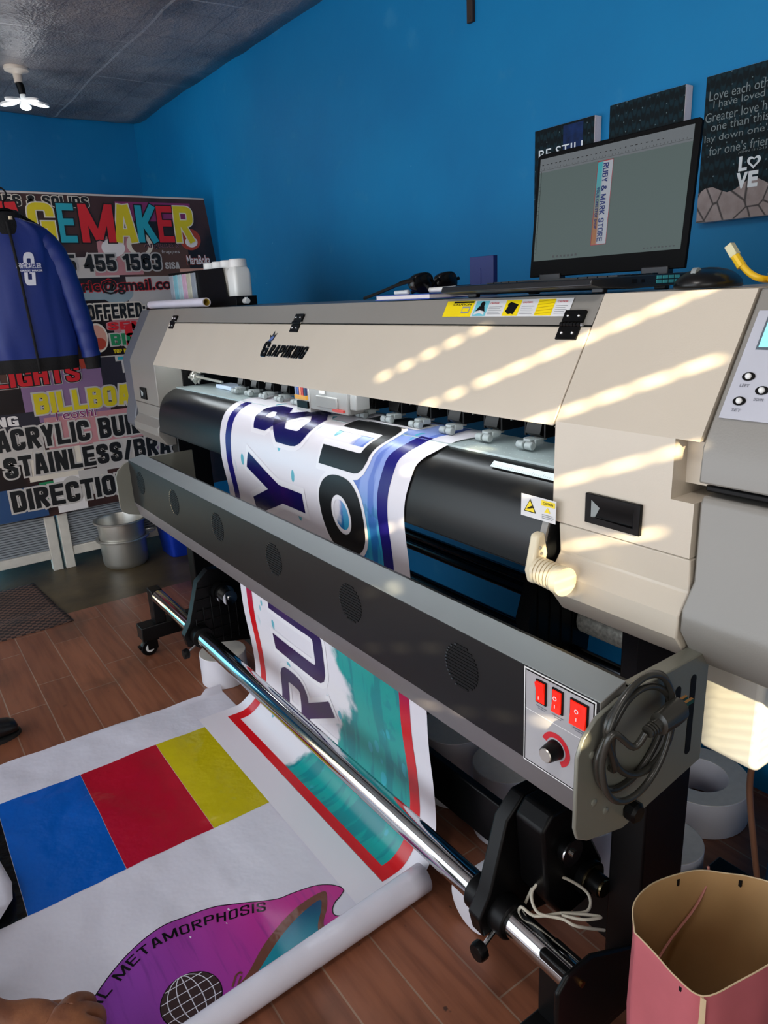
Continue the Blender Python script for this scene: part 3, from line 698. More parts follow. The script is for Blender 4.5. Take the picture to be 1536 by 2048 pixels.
# drying bar
XB0, XB1 = -2.465, -.494
q = G(); BP = [(.655, .850), (.655, .700), (.670, .648), (.688, .648), (.700, .69), (.706, .862)]
q.prism(BP, 'x', XB0, XB1); q.bm.faces.ensure_lookup_table()
q.bm.normal_update()
for fa in q.bm.faces:
    c = fa.calc_center_median(); 
    if c.z > .852 and abs(fa.normal.x) < .5: fa.material_index = 1
    if c.z < .69 and abs(fa.normal.x) < .5: fa.material_index = 3
    if abs(fa.normal.x) > .9: fa.material_index = 2
bar = q.build('drying_bar', [BARM, BARTOP, GREY, mat('bar_bevel_grey', '#6a6667', .4, .1)], PR, bevel=.0015)
q = G(); q.box(XB0, XB1, .707, .712, .68, .85); q.box(XB0, XB1, .725, .735, .70, .845); q.box(XB0, XB1, .712, .735, .70, .705); q.build('bar_channel', BLACK, bar)
for gx in (-2.352, -2.035, -1.712, -1.392, -1.074, -.755):
    q = G(); R_ = .038; n_ = 13
    for k in range(n_):
        z = -R_ + R_*2*(k+.5)/n_; h = math.sqrt(max(0, R_*R_ - z*z))
        q.box(gx-h, gx+h, .6538, .6552, .789+z-.0016, .789+z+.0016, 0)
        q.box(gx-h, gx-h+.004, .6532, .6552, .789+z-.0014, .789+z+.0014, 1)
    q.build('fan_grille', [INKBLK, mat('dark_gloss', '#24282a', .12)], bar, smooth=0)
q = G(); plate = [(.606, .69), (.606, .795), (.616, .818), (.640, .838), (.68, .848), (.885, .848), (.885, .668), (.705, .640), (.63, .660), (.612, .672)]
q.prism(plate, 'x', -.492, -.486); q.prism([(.880, .848), (.885, .848), (.885, .668), (.880, .668)], 'x', -.60, -.492, 1); q.prism([(.72, .846), (.885, .846), (.885, .849), (.72, .849)], 'x', -.51, -.486, 0)
pl = q.build('bar_side_plate', [PLATE, BLACK], PR, bevel=.0015)
q = G(); q.prism([(a, b) for a, b in plate], 'x', -2.474, -2.468); q.build('bar_side_plate', PLATE, PR, bevel=.0015)
q = G()
for (ya, z0, z1) in ((.848, .70, .815), (.812, .775, .81)):
    q.prism([(ya + .007*cos(a), (z1 if sin(a) > 0 else z0) + .007*sin(a)) for a in [2*pi*i/20 + .01 for i in range(20)]], 'x', -.4868, -.4855)
q.build('slot', INKBLK, pl)
for (yy, zz) in ((.632, .79), (.665, .69), (.64, .715)):
    q = G(); q.lathe([(.0001, 0), (.005, 0), (.005, .002), (.0025, .003), (.0001, .003)], (-.486, yy, zz), 14, 0, 'x'); q.build('screw', PLATE, pl)
q = G(); q.lathe([(.0001, 0), (.012, 0), (.015, .004), (.015, .014), (.011, .018), (.0001, .018)], (-.486, .715, .668), 9, 0, 'x'); q.build('clamp_knob', BLACKP, pl)
q = G(); q.lathe([(.0001, 0), (.007, 0), (.007, .008), (.0001, .008)], (-.60, .898, .835), 8, 0, 'y'); q.build('hex_bolt', ALU, PR)
# switch panel on the bar
P6 = PLY(.655); FILM = mat('silver_switch_film', '#a7a5a8', .35); RED = mat('red_rocker', '#d81408', .25, emit='#ff2a10', es=.55)
q = G()
q.rect(-.622, .698, -.499, .848, P6, .0006, 1); q.rect(-.620, .700, -.501, .846, P6, .0009, 2); q.rect(-.618, .702, -.503, .844, P6, .0012, 0); q.rect(-.618, .784, -.503, .785, P6, .0014, 1)
sp = q.build('switch_panel', [FILM, WHITE, BLACKP], bar)
for (x, z, sx, sz, ch) in ((-.589, .822, .0072, .0155, 'I'), (-.560, .822, .0072, .0155, 'O'), (-.524, .820, .0125, .0165, 'O')):
    q = G(); q.box(x-sx-.002, x+sx+.002, .6515, .654, z-sz-.002, z+sz+.002, 1)
    up = .004 if ch == 'I' else .001
    q.prism([(.652, z-sz), (.6515-.005+up, z-sz), (.650, z), (.6515-.001-up, z+sz), (.652, z+sz)], 'x', x-sx, x+sx, 0)
    FN = PLY(.6495)
    if ch == 'I': q.rect(x-.0006, z-.009, x+.0006, z-.004, FN, .0025, 2)
    else:
        q.art(*(lambda a, b: (a + b, [[i, (i+1) % 20, 20+(i+1) % 20, 20+i] for i in range(20)]))(ell(x, z+.006, .0032, .0032, 20), ell(x, z+.006, .0021, .0021, 20)), FN, .003, 2); q.rect(x-.0006, z-.008, x+.0006, z-.003, FN, .003, 2)
    q.build('rocker_switch', [RED, BLACKP, WHITE], sp)
    q = G(); q.rect(x-.010, z-.0245, x+.010, z-.0232, P6, .0016); q.rect(x-.006, z-.0275, x+.006, z-.0264, P6, .0016); q.build('switch_lettering', BTXT, sp)
q = G(); a0, a1 = -pi*.35, pi*.95
q.art(*(lambda a, b: (a + b, [[i, i+1, 31+i, 30+i] for i in range(29)]))(ell(-.562, .746, .025, .025, 30, a0, a1), ell(-.562, .746, .017, .017, 30, a0, a1)), P6, .0016)
q.build('dial_scale', mat('red_film', '#c8202c', .4), sp)
q = G(); q.lathe([(.0001, -.022), (.011, -.022), (.0115, -.020), (.014, -.004), (.0145, -.001), (.0001, -.001)], (-.562, .655, .746), 20, 0, 'y'); kn = q.build('speed_dial', BLACKP, sp, smooth=25)
q = G(); q.lathe([(.0001, -.0235), (.0095, -.0235), (.0105, -.022), (.0001, -.022)], (-.562, .655, .746), 24, 0, 'y'); q.build('dial_cap', ALU, kn)
# power cord hung in a coil on the bar's end
pc = thing('power_cord', 'black power cord with plug, coiled and hung on the end plate of the drying bar', 'cord', (-.47, .71, .72))
pts = [(-.484, .668, .755), (-.474, .662, .765)]
for k in range(49):
    a = 2.6 - 2*pi*k/16; lp_ = int(k/16); t = k/48
    ry = (.072, .060, .066)[min(lp_, 2)]; rz = (.078, .066, .084)[min(lp_, 2)]
    pts.append((-.478 + .006*lp_ + .004*sin(a*1.0+lp_), .706 + ry*cos(a) + (.0, .010, -.008)[min(lp_, 2)], .795 + rz*sin(a) + .012*cos(a)*(1 if lp_ != 1 else -1)))
pts += [(-.455, .672, .80), (-.450, .688, .816)]
q = G(); q.tube(spline(pts, 5), .0046, 10); q.build('cable', CORD, pc, smooth=60)
q = G(); q.loft([[( -.449+.013*cos(a)*f_, y, .818 + .015*sin(a)*f_ + dz) for a in [2*pi*i/14 for i in range(14)]] for y, f_, dz in ((.702, .45, 0), (.712, .6, 0), (.714, 1, 0), (.742, 1.15, .003), (.756, 1.1, .004), (.76, .8, .004))])
for k in range(4): q.tube([(-.449, .690+.0045*k, .8165), (-.449, .6925+.0045*k, .817)], .008+.0006*k, 12)
pg = q.build('plug', CORD, pc)
q = G(); q.box(-.455, -.451, .760, .778, .826, .832); q.box(-.447, -.443, .760, .778, .826, .832); q.build('plug_pin', mat('brass', '#c08a50', .25, 1), pg)

# ------------------------------------------------------------------ the banner being printed
X0 = -2.12
LT = [(0, .055), (.08, .055), (.3, .115), (.58, .092), (.9, .09), (1.05, .06), (1.2, .055), (3, .055)]
RT = [(0, .965), (.08, .96), (.3, .972), (.58, .962), (.9, .925), (1.05, .912), (1.15, .925), (1.22, .955), (3, .965)]
def interp(T, s):
    for a, b in zip(T, T[1:]):
        if s <= b[0]:
            t = max(0, (s-a[0])/(b[0]-a[0])); t = t*t*(3-2*t); return a[1]+(b[1]-a[1])*t
    return T[-1][1]
def MF(u, w_, h):                       # u = length along the sheet, w = -tau across it
    y, z, ny, nz = path(u); l, r = interp(LT, u), interp(RT, u); t = l + (r-l)*(-w_)
    wav = .004*sin(7*t + u*3)*max(0, min(1, (u-.3)*5))*max(0, min(1, (.95-u)*5))
    return (X0 + t, y + ny*h - abs(wav), z + nz*h)
ink = NT('watercolour_print', .26)
at = ink.n('Attribute', attribute_name='st'); sx = ink.n('SeparateXYZ'); ink.lk(at.outputs['Vector'], sx.inputs[0])
S_ = sx.outputs[0]; T_ = ink.math('MULTIPLY', sx.outputs[1], -1)
vv_ = ink.vec(S_, T_)
n1 = ink.noise(vv_, 5, 6); n2 = ink.noise(ink.vec(ink.math('MULTIPLY', S_, .22), T_, 4.0), 16, 3); n3 = ink.noise(vv_, 14, 5)
edge_ = ink.math('ADD', T_, ink.math('MULTIPLY', ink.math('SUBTRACT', n1, .5), .42))
thr = ink.math('ADD', ink.ramp(S_, .10, .34, .36, .60), ink.ramp(S_, .62, .95, 0, .14))
mask = ink.ramp(ink.math('SUBTRACT', edge_, thr), -.012, .03)
upper = ink.ramp(S_, .95, 1.10); mid = ink.ramp(S_, .6, .9)
colr = ink.mix(mid, lin('#0f9c98'), lin('#2fa3cc')); colr = ink.mix(upper, colr, lin('#8fa2dc'))
strk = ink.ramp(n2, .5, .56); scol = ink.mix(mid, lin('#0b7f88'), lin('#1d63b8')); scol = ink.mix(upper, scol, lin('#5c74c4'))
colr = ink.mix(ink.math('MULTIPLY', strk, .8), colr, scol)
colr = ink.mix(ink.ramp(n3, .6, .66, 0, .35), colr, lin('#0d6f86'))
base_ = ink.mix(mask, lin('#e9e4ea'), colr)
vo = ink.n('TexVoronoi'); vo.inputs['Scale'].default_value = 15; vo.inputs['Randomness'].default_value = 1
ink.lk(ink.vec(ink.math('MULTIPLY', S_, .75), T_), vo.inputs['Vector'])
dr = ink.math('ADD', vo.outputs['Distance'], ink.math('MULTIPLY', ink.math('SUBTRACT', n3, .5), .25))
spl = ink.math('MULTIPLY', ink.ramp(dr, .19, .22, 1, 0), ink.ramp(n1, .44, .50))
spl = ink.math('MULTIPLY', spl, ink.math('MULTIPLY', ink.ramp(T_, .05, .12), ink.ramp(T_, .94, .95, 1, 0)))
spl = ink.math('MULTIPLY', spl, ink.ramp(S_, .10, .14))
base_ = ink.mix(ink.math('MULTIPLY', spl, .85), base_, lin('#2aa9bb'))
inside = ink.math('MULTIPLY', ink.ramp(T_, .0, .001), ink.ramp(T_, .999, 1, 1, 0)); inside = ink.math('MULTIPLY', inside, ink.ramp(S_, .084, .085))
base_ = ink.mix(inside, lin('#e6e1e8'), base_)
ink.lk(base_, ink.b.inputs['Base Color'])
bor = NT('border_gradient_print', .26)
at = bor.n('Attribute', attribute_name='st'); sx = bor.n('SeparateXYZ'); bor.lk(at.outputs['Vector'], sx.inputs[0])
cb = bor.mix(bor.ramp(sx.outputs[0], .50, .74), lin('#d2141c'), lin('#43186a')); cb = bor.mix(bor.ramp(sx.outputs[0], .72, .95), cb, lin('#1f1a72'))
bor.lk(cb, bor.b.inputs['Base Color'])
let = NT('letter_gradient_print', .24)
at = let.n('Attribute', attribute_name='st'); sx = let.n('SeparateXYZ'); let.lk(at.outputs['Vector'], sx.inputs[0])
cl = let.mix(let.ramp(sx.outputs[0], .2, .95), lin('#33124a'), lin('#160f52')); cl = let.mix(let.ramp(let.noise(at.outputs['Vector'], 4, 3), .5, .75, 0, .7), cl, lin('#4a1560'))
let.lk(cl, let.b.inputs['Base Color'])
WHT = mat('white_outline_print', '#f0ecf0', .26, var=.01); GLOW = mat('green_halo_print', '#a9cdbb', .3, var=.1)
q = G(); NS, NTT = 170, 22; SMAX = TB[-1][0]
gg = []
for i in range(NS+1):
    s = SMAX*i/NS; row = []
    for j in range(NTT+1):
        tau = -.05 + 1.12*j/NTT; row.append(q.v(MF(s, -tau, 0), (s, -tau, 0)))
    gg.append(row)
for i in range(NS):
    for j in range(NTT): q.bm.faces.new((gg[i][j], gg[i][j+1], gg[i+1][j+1], gg[i+1][j]))
K = dict(cu=.012, cw=.05, st=True)
q.rect(.085, -1, 1.245, -.955, MF, .0006, 1, **K); q.rect(.085, -.045, 1.235, 0, MF, .0006, 1, **K); q.rect(.085, -1, .112, 0, MF, .0008, 1, **K)
for ch, s0, s1 in (('R', .240, .408), ('U', .452, .640), ('B', .685, .862), ('Y', .892, 1.075), ('&', 1.125, 1.300)):
    q.blk(ch, (s0, -.55, s1, -.18), MF, .0018, 2, .155, [(.050, 3, .0009)], **K)
for ch, s0, s1 in (('Y', .700, .868), ('O', .900, 1.090), ('U', 1.105, 1.262), ('R', 1.285, 1.42)):
    if ch == 'O':
        def ring_(fo, fi, hh, mm):
            c0, c1, ra, rb = (s0+s1)/2, -.77, (s1-s0)/2, .115
            A_ = [(c0 + (ra+fo)*math.copysign(abs(cos(t))**.85, cos(t)), c1 + (rb+fo*1.1)*math.copysign(abs(sin(t))**.85, sin(t))) for t in [2*pi*i/56 for i in range(56)]]
            B_ = [(c0 + (ra*.50-fi)*cos(t), c1 + (rb*.44-fi*1.1)*sin(t)) for t in [2*pi*i/56 for i in range(56)]]
            q.art(A_ + B_, [[i, (i+1) % 56, 56+(i+1) % 56, 56+i] for i in range(56)], MF, hh, mm, **K)
        ring_(.0, .0, .0018, 5); ring_(.011, .011, .0009, 3); continue
    q.blk(ch, (s0, -.885, s1, -.655), MF, .0018, 5, .17, [(.055, 3, .0009)], **K)
q.rect(1.262, -.86, 1.268, -.70, MF, .0018, 5, **K)
o = q.build('printed_banner', [ink.m, bor.m, let.m, WHT, GLOW, WBLK], None, smooth=60, normals=False)
tag(o, 'glossy banner with giant letters and teal watercolour, feeding from the printer down to the floor', 'banner')

# ------------------------------------------------------------------ test print spread on the floor
def hf(x, y):
    m_ = max(0, min(1, (.60-y)*7)) * max(0, min(1, (-1.18-x)*12))
    return .003 + m_*(.013*max(0, noise.noise((x*1.2+y*.9+3, y*4.5-x*2.4, 0))) + .004*max(0, noise.noise((x*9, y*14, 2))) + .007*abs(noise.noise((x*5+y*2, y*6, 7))))
FL = lambda x, y, h: (x, y, hf(x, y) + h)
shx = lambda y: -2.265 - .012*sin(y*6)
q = G(); NX, NY = 80, 76; gg = []
for i in range(NX+1):
    row = []
    for j in range(NY+1):
        y = -.62 + 1.42*j/NY; xa = shx(y); x = xa + (-1.086 + (.8-max(y, -.1))*.045 - xa)*i/NX
        if i == 0: z = .004 + .012*max(0, noise.noise((y*5, 0, 0))) + (.02 if y > .74 else 0)
        else: z = hf(x, y)
        row.append(q.v((x, y, z)))
    gg.append(row)
for i in range(NX):
    for j in range(NY): q.bm.faces.new((gg[i][j], gg[i][j+1], gg[i+1][j+1], gg[i+1][j]))
VIN = mat('gloss_white_vinyl', '#dcd9e4', .2, var=.02, bump=.8, bs=16)
VC = [VIN] + [mat(n, c, .18, var=.03, bump=1.0, bs=18) for n, c in (('blue_ink', '#0558b8'), ('red_ink', '#b3142c'), ('yellow_ink', '#c4b411'), ('black_ink_gloss', '#050506'), ('brown_print', '#6d4234'), ('globe_print', '#3c2c2c'))]
pur = NT('purple_print', .2); p = pur.n('NewGeometry').outputs['Position']; sp_ = pur.n('SeparateXYZ'); pur.lk(p, sp_.inputs[0])
mps = pur.n('Mapping'); mps.inputs['Rotation'].default_value = (0, 0, .9); mps.inputs['Scale'].default_value = (6, 70, 1); pur.lk(p, mps.inputs['Vector'])
cpu = pur.mix(pur.ramp(sp_.outputs[1], .12, .60), lin('#8a3fa6'), lin('#c0308a')); cpu = pur.mix(pur.ramp(pur.noise(mps.outputs[0], 1, 4), .5, .75, 0, .5), cpu, lin('#6a2f7c'))
pur.lk(cpu, pur.b.inputs['Base Color'])
tea = NT('teal_print', .2); p = tea.n('NewGeometry').outputs['Position']; sp_ = tea.n('SeparateXYZ'); tea.lk(p, sp_.inputs[0])
tea.lk(tea.mix(tea.ramp(tea.math('SUBTRACT', sp_.outputs[0], tea.math('MULTIPLY', sp_.outputs[1], .45)), -1.50, -1.33), lin('#0c3a66'), lin('#1c8a9c')), tea.b.inputs['Base Color'])
VC += [pur.m, tea.m]
KF = dict(cu=.02, cw=.02)
for (ya, yb, m_) in ((-.192, .0375, 4), (.0385, .2655, 1), (.2665, .4975, 2), (.4985, .73, 3)): q.rect(-2.064, ya, -1.592, yb, FL, .0005, m_, **KF)
OUT = [(-1.12, -.06), (-1.19, .02), (-1.281, .109), (-1.331, .174), (-1.360, .249), (-1.362, .324), (-1.340, .405), (-1.300, .463), (-1.272, .520), (-1.266, .560), (-1.255, .610), (-1.232, .645), (-1.204, .662), (-1.190, .645), (-1.182, .625), (-1.168, .610), (-1.152, .606), (-1.135, .622), (-1.118, .63)]
ou = [(v.x, v.y) for v in spline([(a, b, 0) for a, b in OUT], 4)]
q.poly(ou + [(-1.118, -.06)], FL, .0005, 7, **KF)
# dark outline of the emblem
for a, b in zip(ou[:-6], ou[1:-5]):
    d = Vector((b[0]-a[0], b[1]-a[1])); 
    if d.length < 1e-6: continue
    n_ = Vector((-d.y, d.x)).normalized()*.0012
    q.poly([(a[0]-n_.x, a[1]-n_.y), (b[0]-n_.x, b[1]-n_.y), (b[0]+n_.x, b[1]+n_.y), (a[0]+n_.x, a[1]+n_.y)], FL, .0008, 4)
BRN = spline([(-1.118, .335, 0), (-1.14, .385, 0), (-1.18, .440, 0), (-1.212, .508, 0), (-1.228, .570, 0), (-1.226, .622, 0), (-1.20, .615, 0), (-1.175, .598, 0), (-1.15, .575, 0), (-1.118, .565, 0)], 5)
q.poly([(v.x, v.y) for v in BRN], FL, .0008, 5, **KF)
TE = spline([(-1.118, .385, 0), (-1.143, .425, 0), (-1.176, .480, 0), (-1.200, .541, 0), (-1.210, .600, 0), (-1.183, .588, 0), (-1.153, .562, 0), (-1.118, .545, 0)], 5)
q.poly([(v.x, v.y) for v in TE], FL, .0011, 8, **KF)
# lettering along the arch
ARC = spline([(-1.225, .075, 0), (-1.268, .130, 0), (-1.300, .185, 0), (-1.318, .235, 0), (-1.320, .29, 0), (-1.308, .36, 0), (-1.286, .42, 0), (-1.258, .482, 0), (-1.235, .53, 0)], 12)
al = [0]
for a, b in zip(ARC, ARC[1:]): al.append(al[-1] + (b-a).length)
def arcp(s):
    for i in range(len(al)-1):
        if al[i+1] >= s or i == len(al)-2:
            t = (s-al[i])/(al[i+1]-al[i]); return ARC[i].lerp(ARC[i+1], t), (ARC[i+1]-ARC[i]).normalized()
def ARCF(u, w_, h):
    p_, d = arcp(max(0, u)); n_ = Vector((-d.y, d.x, 0)); r = p_ + n_*w_; return FL(r.x, r.y, h)
q.blk('BAL METAMORPHOSIS', (.012, -.002, al[-1]-.05, .024), ARCF, .0012, 4, .13, gap=.15, cu=.008)
GC, GR = (-1.157, .268), .062
q.poly(ell(GC[0], GC[1], GR, GR, 40), FL, .0009, 4, **KF); q.poly(ell(GC[0], GC[1], GR-.002, GR-.002, 40), FL, .0012, 6, **KF)
def line2(pts, wd, m_, h=.0016):
    for a, b in zip(pts, pts[1:]):
        d = Vector((b[0]-a[0], b[1]-a[1])); n_ = Vector((-d.y, d.x)).normalized()*wd
        q.poly([(a[0]-n_.x, a[1]-n_.y), (b[0]-n_.x, b[1]-n_.y), (b[0]+n_.x, b[1]+n_.y), (a[0]+n_.x, a[1]+n_.y)], FL, h, m_)
for k in (-.75, -.38, 0, .38, .75):
    line2([(GC[0]+GR*.97*sin(a), GC[1]+GR*.97*k*cos(a)) for a in [-pi/2+pi*i/16 for i in range(17)]], .0009, 0)
    line2([(GC[0]+GR*.95*k, GC[1]-GR*.97*math.sqrt(1-k*k)+GR*.97*2*math.sqrt(1-k*k)*i/10) for i in range(11)], .0009, 0)
line2([(-1.13, .345), (-1.15, .362), (-1.152, .372), (-1.146, .374)], .002, 5); line2([(-1.122, .352), (-1.142, .37)], .002, 5)
sh = q.build('test_print_sheet', VC, None, smooth=60, normals=False)
tag(sh, 'wide white vinyl print lying on the floor with black, blue, red and yellow squares', 'print')
q = G(); prf = [(.0, 0)]
sp_pts = []
for i in range(64):
    a = -pi/2 + 2*pi*i/26*1.0; sp_pts.append((cos(a)*(1-.006*i), 1+sin(a)*(1-.006*i)))
for (ya, yb) in ((-.62, .812),):
    rr_ = lambda y: .035 - (.8-max(y, 0))*.010
    rings = [[(-1.086 + (.8-max(y, -.1))*.045 + rr_(y)*x, y, .0035 + rr_(y)*z) for x, z in sp_pts] for y in [ya + (yb-ya)*k/30 for k in range(31)]]
    q.loft(rings, 0, cap=False, closed_ring=False)
o = q.build('rolled_end', VIN, sh, smooth=60, normals=False); 
b = o.modifiers.new('solid', 'SOLIDIFY'); b.thickness = .0006
q = G(); FO = [(-1.645, .018), (-1.70, .025), (-1.86, .006), (-2.02, -.03), (-2.06, -.10), (-2.0, -.45), (-1.60, -.45), (-1.585, -.10), (-1.60, -.015)]
q.poly(FO, lambda x, y, h: (x, y, .022 + .02*max(0, -y)*2 + .006*sin(x*14+y*9) + h), 0, 0, cu=.04, cw=.04)
tag(q.build('vinyl_offcut', VIN, None, normals=False, solid=.0006, smooth=60), 'small plain white vinyl offcut lying over the black square at the left edge', 'offcut')

# ------------------------------------------------------------------ signage banner over the folding doors
XBN = -4.02
DKB = NT('dark_collage_print', .33)
p = DKB.n('NewGeometry').outputs['Position']
DKB.lk(DKB.mix(DKB.ramp(DKB.noise(p, 3.5, 3), .42, .62), lin('#1f1718'), lin('#4a302c')), DKB.b.inputs['Base Color'])
PB = PLX(XBN)
RED_, YEL, CYA, BLK, PALE, CRM, MAG, PNK, BRW, WH_, GRN, MAU, INKN, ORN, SKN, NAV, ICE = range(1, 18)
q = G(); bot = lambda y: .30 + (.04 if y < .35 else .012*abs(sin(y*5)))
YB0, YB1 = -.16, 1.688
pts = [(YB0 + (YB1-YB0)*i/24, bot(YB0 + (YB1-YB0)*i/24)) for i in range(25)] + [(1.735, 1.2), (1.725, 1.50), (1.684, 1.898), (.7, 1.903), (YB0, 1.908)]
q.prism(pts, 'x', XBN-.006, XBN, 0); 
q.poly([(YB0, 1.896), (.7, 1.893), (1.684, 1.889), (1.684, 1.897), (.7, 1.902), (YB0, 1.907)], PB, .0006, PALE)
rs = random.Random(3); lay = 0
def patch(y0, z0, y1, z1, m_, rnd=False):
    global lay
    lay += 1; h = .0006 + .00002*lay
    if rnd: q.poly(ell((y0+y1)/2, (z0+z1)/2, (y1-y0)/2, (z1-z0)/2, 26), PB, h, m_)
    else: q.rect(y0, z0, y1, z1, PB, h, m_)
for a in ((1.20, 1.775, 1.60, 1.868, MAG), (.30, 1.66, .66, 1.88, BRW), (1.08, 1.58, 1.28, 1.70, PNK), (.93, 1.50, 1.17, 1.60, PALE), (1.26, 1.44, 1.56, 1.66, BRW), (1.50, 1.49, 1.69, 1.535, SKN), (1.05, 1.51, 1.30, 1.59, PNK), (.95, 1.39, 1.16, 1.44, ICE),
          (.10, 1.40, .52, 1.62, NAV), (1.20, 1.34, 1.46, 1.50, PALE), (1.10, 1.20, 1.30, 1.285, PNK), (.96, 1.07, 1.46, 1.085, INKN), (.96, 1.10, 1.15, 1.105, PALE), (.45, .98, .62, 1.07, BRW), (.70, .97, .94, 1.10, ORN), (.60, .80, 1.02, 1.05, MAU), (1.0, .88, 1.20, 1.10, INKN),
          (.68, .655, 1.20, .82, PNK), (.45, .74, .66, .86, INKN), (.25, .60, .66, .77, PALE), (.90, .50, 1.10, .66, PALE), (.56, .50, .83, .655, CRM), (.60, .36, .80, .49, GRN), (.67, .31, .82, .50, WH_), (.80, .38, .95, .52, PALE), (.22, .31, .62, .48, NAV), (1.05, .38, 1.5, .50, PALE), (1.2, .66, 1.6, .80, MAU), (1.25, .85, 1.6, 1.05, BRW), (1.2, .52, 1.5, .64, MAU), (1.28, 1.12, 1.62, 1.32, INKN)): patch(*a)
for a in ((1.10, 1.60, 1.22, 1.69, WH_), (1.23, 1.60, 1.37, 1.72, CRM), (1.255, 1.615, 1.345, 1.70, BRW), (1.52, 1.63, 1.64, 1.74, ORN), (1.55, 1.645, 1.62, 1.70, WH_), (1.06, 1.37, 1.23, 1.47, ICE), (.955, 1.125, 1.065, 1.275, CRM), (.963, 1.135, 1.057, 1.265, SKN), (.985, 1.14, 1.05, 1.20, ORN), (.70, .35, .82, .50, PALE), (.86, .36, .97, .48, CRM), (.87, .37, .96, .47, PNK), (.16, 1.0, .44, 1.2, MAU)): patch(*a, rnd=True)
def bt(t, r, m_, fat, outs):
    if t.upper() == t: q.blk(t, r, PB, .0048, m_, .205, [(f*.75, c, .0034 + .0005*i) for i, (f, c) in enumerate(outs)])
    else: q.text(t, r, PB, .0046, m_, min(fat, .022), [(min(f, .06), c, .0030 + .0004*i) for i, (f, c) in enumerate(outs)], res=2)
bt('STRIPES & SOLIDS', (.50, 1.835, 1.07, 1.884), BLK, .03, [(.09, CRM)])
for ch, y0, y1, c in (('S', .14, .27, YEL), ('I', .285, .335, CYA), ('G', .35, .48, RED_), ('N', .49, .615, YEL), ('A', .625, .765, RED_), ('G', .775, .893, YEL), ('E', .910, .990, CYA), ('M', 1.012, 1.180, RED_), ('A', 1.175, 1.292, YEL), ('K', 1.296, 1.405, CYA), ('E', 1.408, 1.492, RED_), ('R', 1.500, 1.605, YEL)):
    q.blk(ch, (y0, 1.670, y1, 1.852), PB, .0056, c, .175, [(.030, BLK if c != YEL else CRM, .0051)])
bt('5 455 1563', (.912, 1.530, 1.400, 1.614), BLK, .05, [(.11, PALE)])
bt('eric@gmail.com', (.928, 1.413, 1.505, 1.492), BLK, .045, [(.10, RED_), ])
bt('OFFERED:', (.978, 1.292, 1.280, 1.368), BLK, .045, [(.13, CRM)])
bt('SEMI', (1.07, 1.235, 1.30, 1.275), RED_, .06, [(.10, PNK)]); bt('BIG', (1.075, 1.155, 1.21, 1.215), GRN, .07, [(.12, PALE)]); bt('S', (1.155, 1.13, 1.26, 1.265), RED_, .07, [(.12, PALE)])
bt('TOP PINOY', (1.08, 1.115, 1.20, 1.135), YEL, .03, [])
bt('T', (1.095, 1.015, 1.19, 1.095), CYA, .06, [(.1, PALE)])
bt('LIGHTS', (.480, .990, .890, 1.078), RED_, .045, [(.10, PALE), (.07, BLK)])
bt('BILLBOARDS', (.648, .842, 1.365, .948), YEL, .05, [(.10, PALE)])
bt('ACRYLIC BUILD-UP', (.438, .675, 1.44, .785), BLK, .045, [(.11, PALE)])
bt('STAINLESS/BRASS', (.452, .537, 1.455, .645), BLK, .045, [(.11, PALE)])
bt('DIRECTION', (.455, .358, 1.055, .470), BLK, .045, [(.11, PALE)]); bt('SIGNAGE', (1.085, .40, 1.455, .480), BLK, .045, [(.11, PALE)])
bt('MaraBoka', (1.545, 1.555, 1.680, 1.603), WH_, .05, [(.12, ORN)]); bt("Angelito's", (1.32, 1.635, 1.51, 1.675), INKN, .01, [(.03, PNK)])
bt('frappes', (1.41, 1.61, 1.51, 1.632), PALE, 0, []); bt('SISA', (1.42, 1.535, 1.50, 1.57), PALE, 0, []); bt('Teoshi', (.72, .80, .94, .85), MAG, .0, [(.03, WH_)]); bt('ANG', (.40, .80, .56, .85), WH_, .04, [])
o = q.build('signage_banner', [DKB.m] + [mat('print_' + h[1:], h) for h in ('#d8222c', '#e0cb1c', '#22a3b4', '#101215', '#c9c3bd', '#e6dccb', '#8c2f6a', '#c6888c', '#5c4036', '#efe9e6', '#1f8a55', '#8f6f94', '#2a2733', '#b5412c', '#d9a18c', '#274a78', '#93a6ad')], None, smooth=0)
tag(o, 'large dark collage banner with colourful sign-shop lettering, hung over the white folding doors', 'banner')

# ------------------------------------------------------------------ jacket on its hanger
JX, JY = -3.30, .557
NYL = mat('royal_blue_nylon', '#122c7a', .5, var=.06, bump=.5, bs=14); RIB = mat('black_rib_knit', '#0e0e10', .85, bump=.5, bs=150)
jk = thing('zip_jacket', 'royal blue zip jacket with black collar and hem, hanging before the lettered banner', 'jacket', (JX, JY, 1.1))
LV = [(1.165, .170, .055), (1.22, .176, .062), (1.32, .172, .066), (1.42, .170, .068), (1.52, .172, .066), (1.60, .172, .060), (1.645, .165, .052), (1.675, .135, .046), (1.690, .095, .044), (1.70, .062, .044)]
def jac(z):
    for a, b in zip(LV, LV[1:]):
        if z <= b[0]:
            t = max(0, (z-a[0])/(b[0]-a[0])); return a[1]+(b[1]-a[1])*t, a[2]+(b[2]-a[2])*t
    return LV[-1][1:]
lean = lambda z: (1.45-z)*.035
def ring(z, g_=1.0):
    w_, d_ = jac(z); out = []
    for i in range(64):
        a = 2*pi*i/64; c_, s_ = cos(a), sin(a)
        f_ = .007*noise.noise((3*c_, z*5, 2*s_)) + .004*noise.noise((9*c_, z*3.2, 5))
        e = 2.6; yy = math.copysign(abs(c_)**(2/e), c_); xx = math.copysign(abs(s_)**(2/e), s_)
        out.append((JX + (d_ + f_)*g_*xx, JY + lean(z) + (w_ + f_)*g_*yy, z))
    return out
q = G(); q.loft([ring(1.165 + (1.70-1.165)*k/30) for k in range(31)]); q.build('body', NYL, jk, smooth=60)
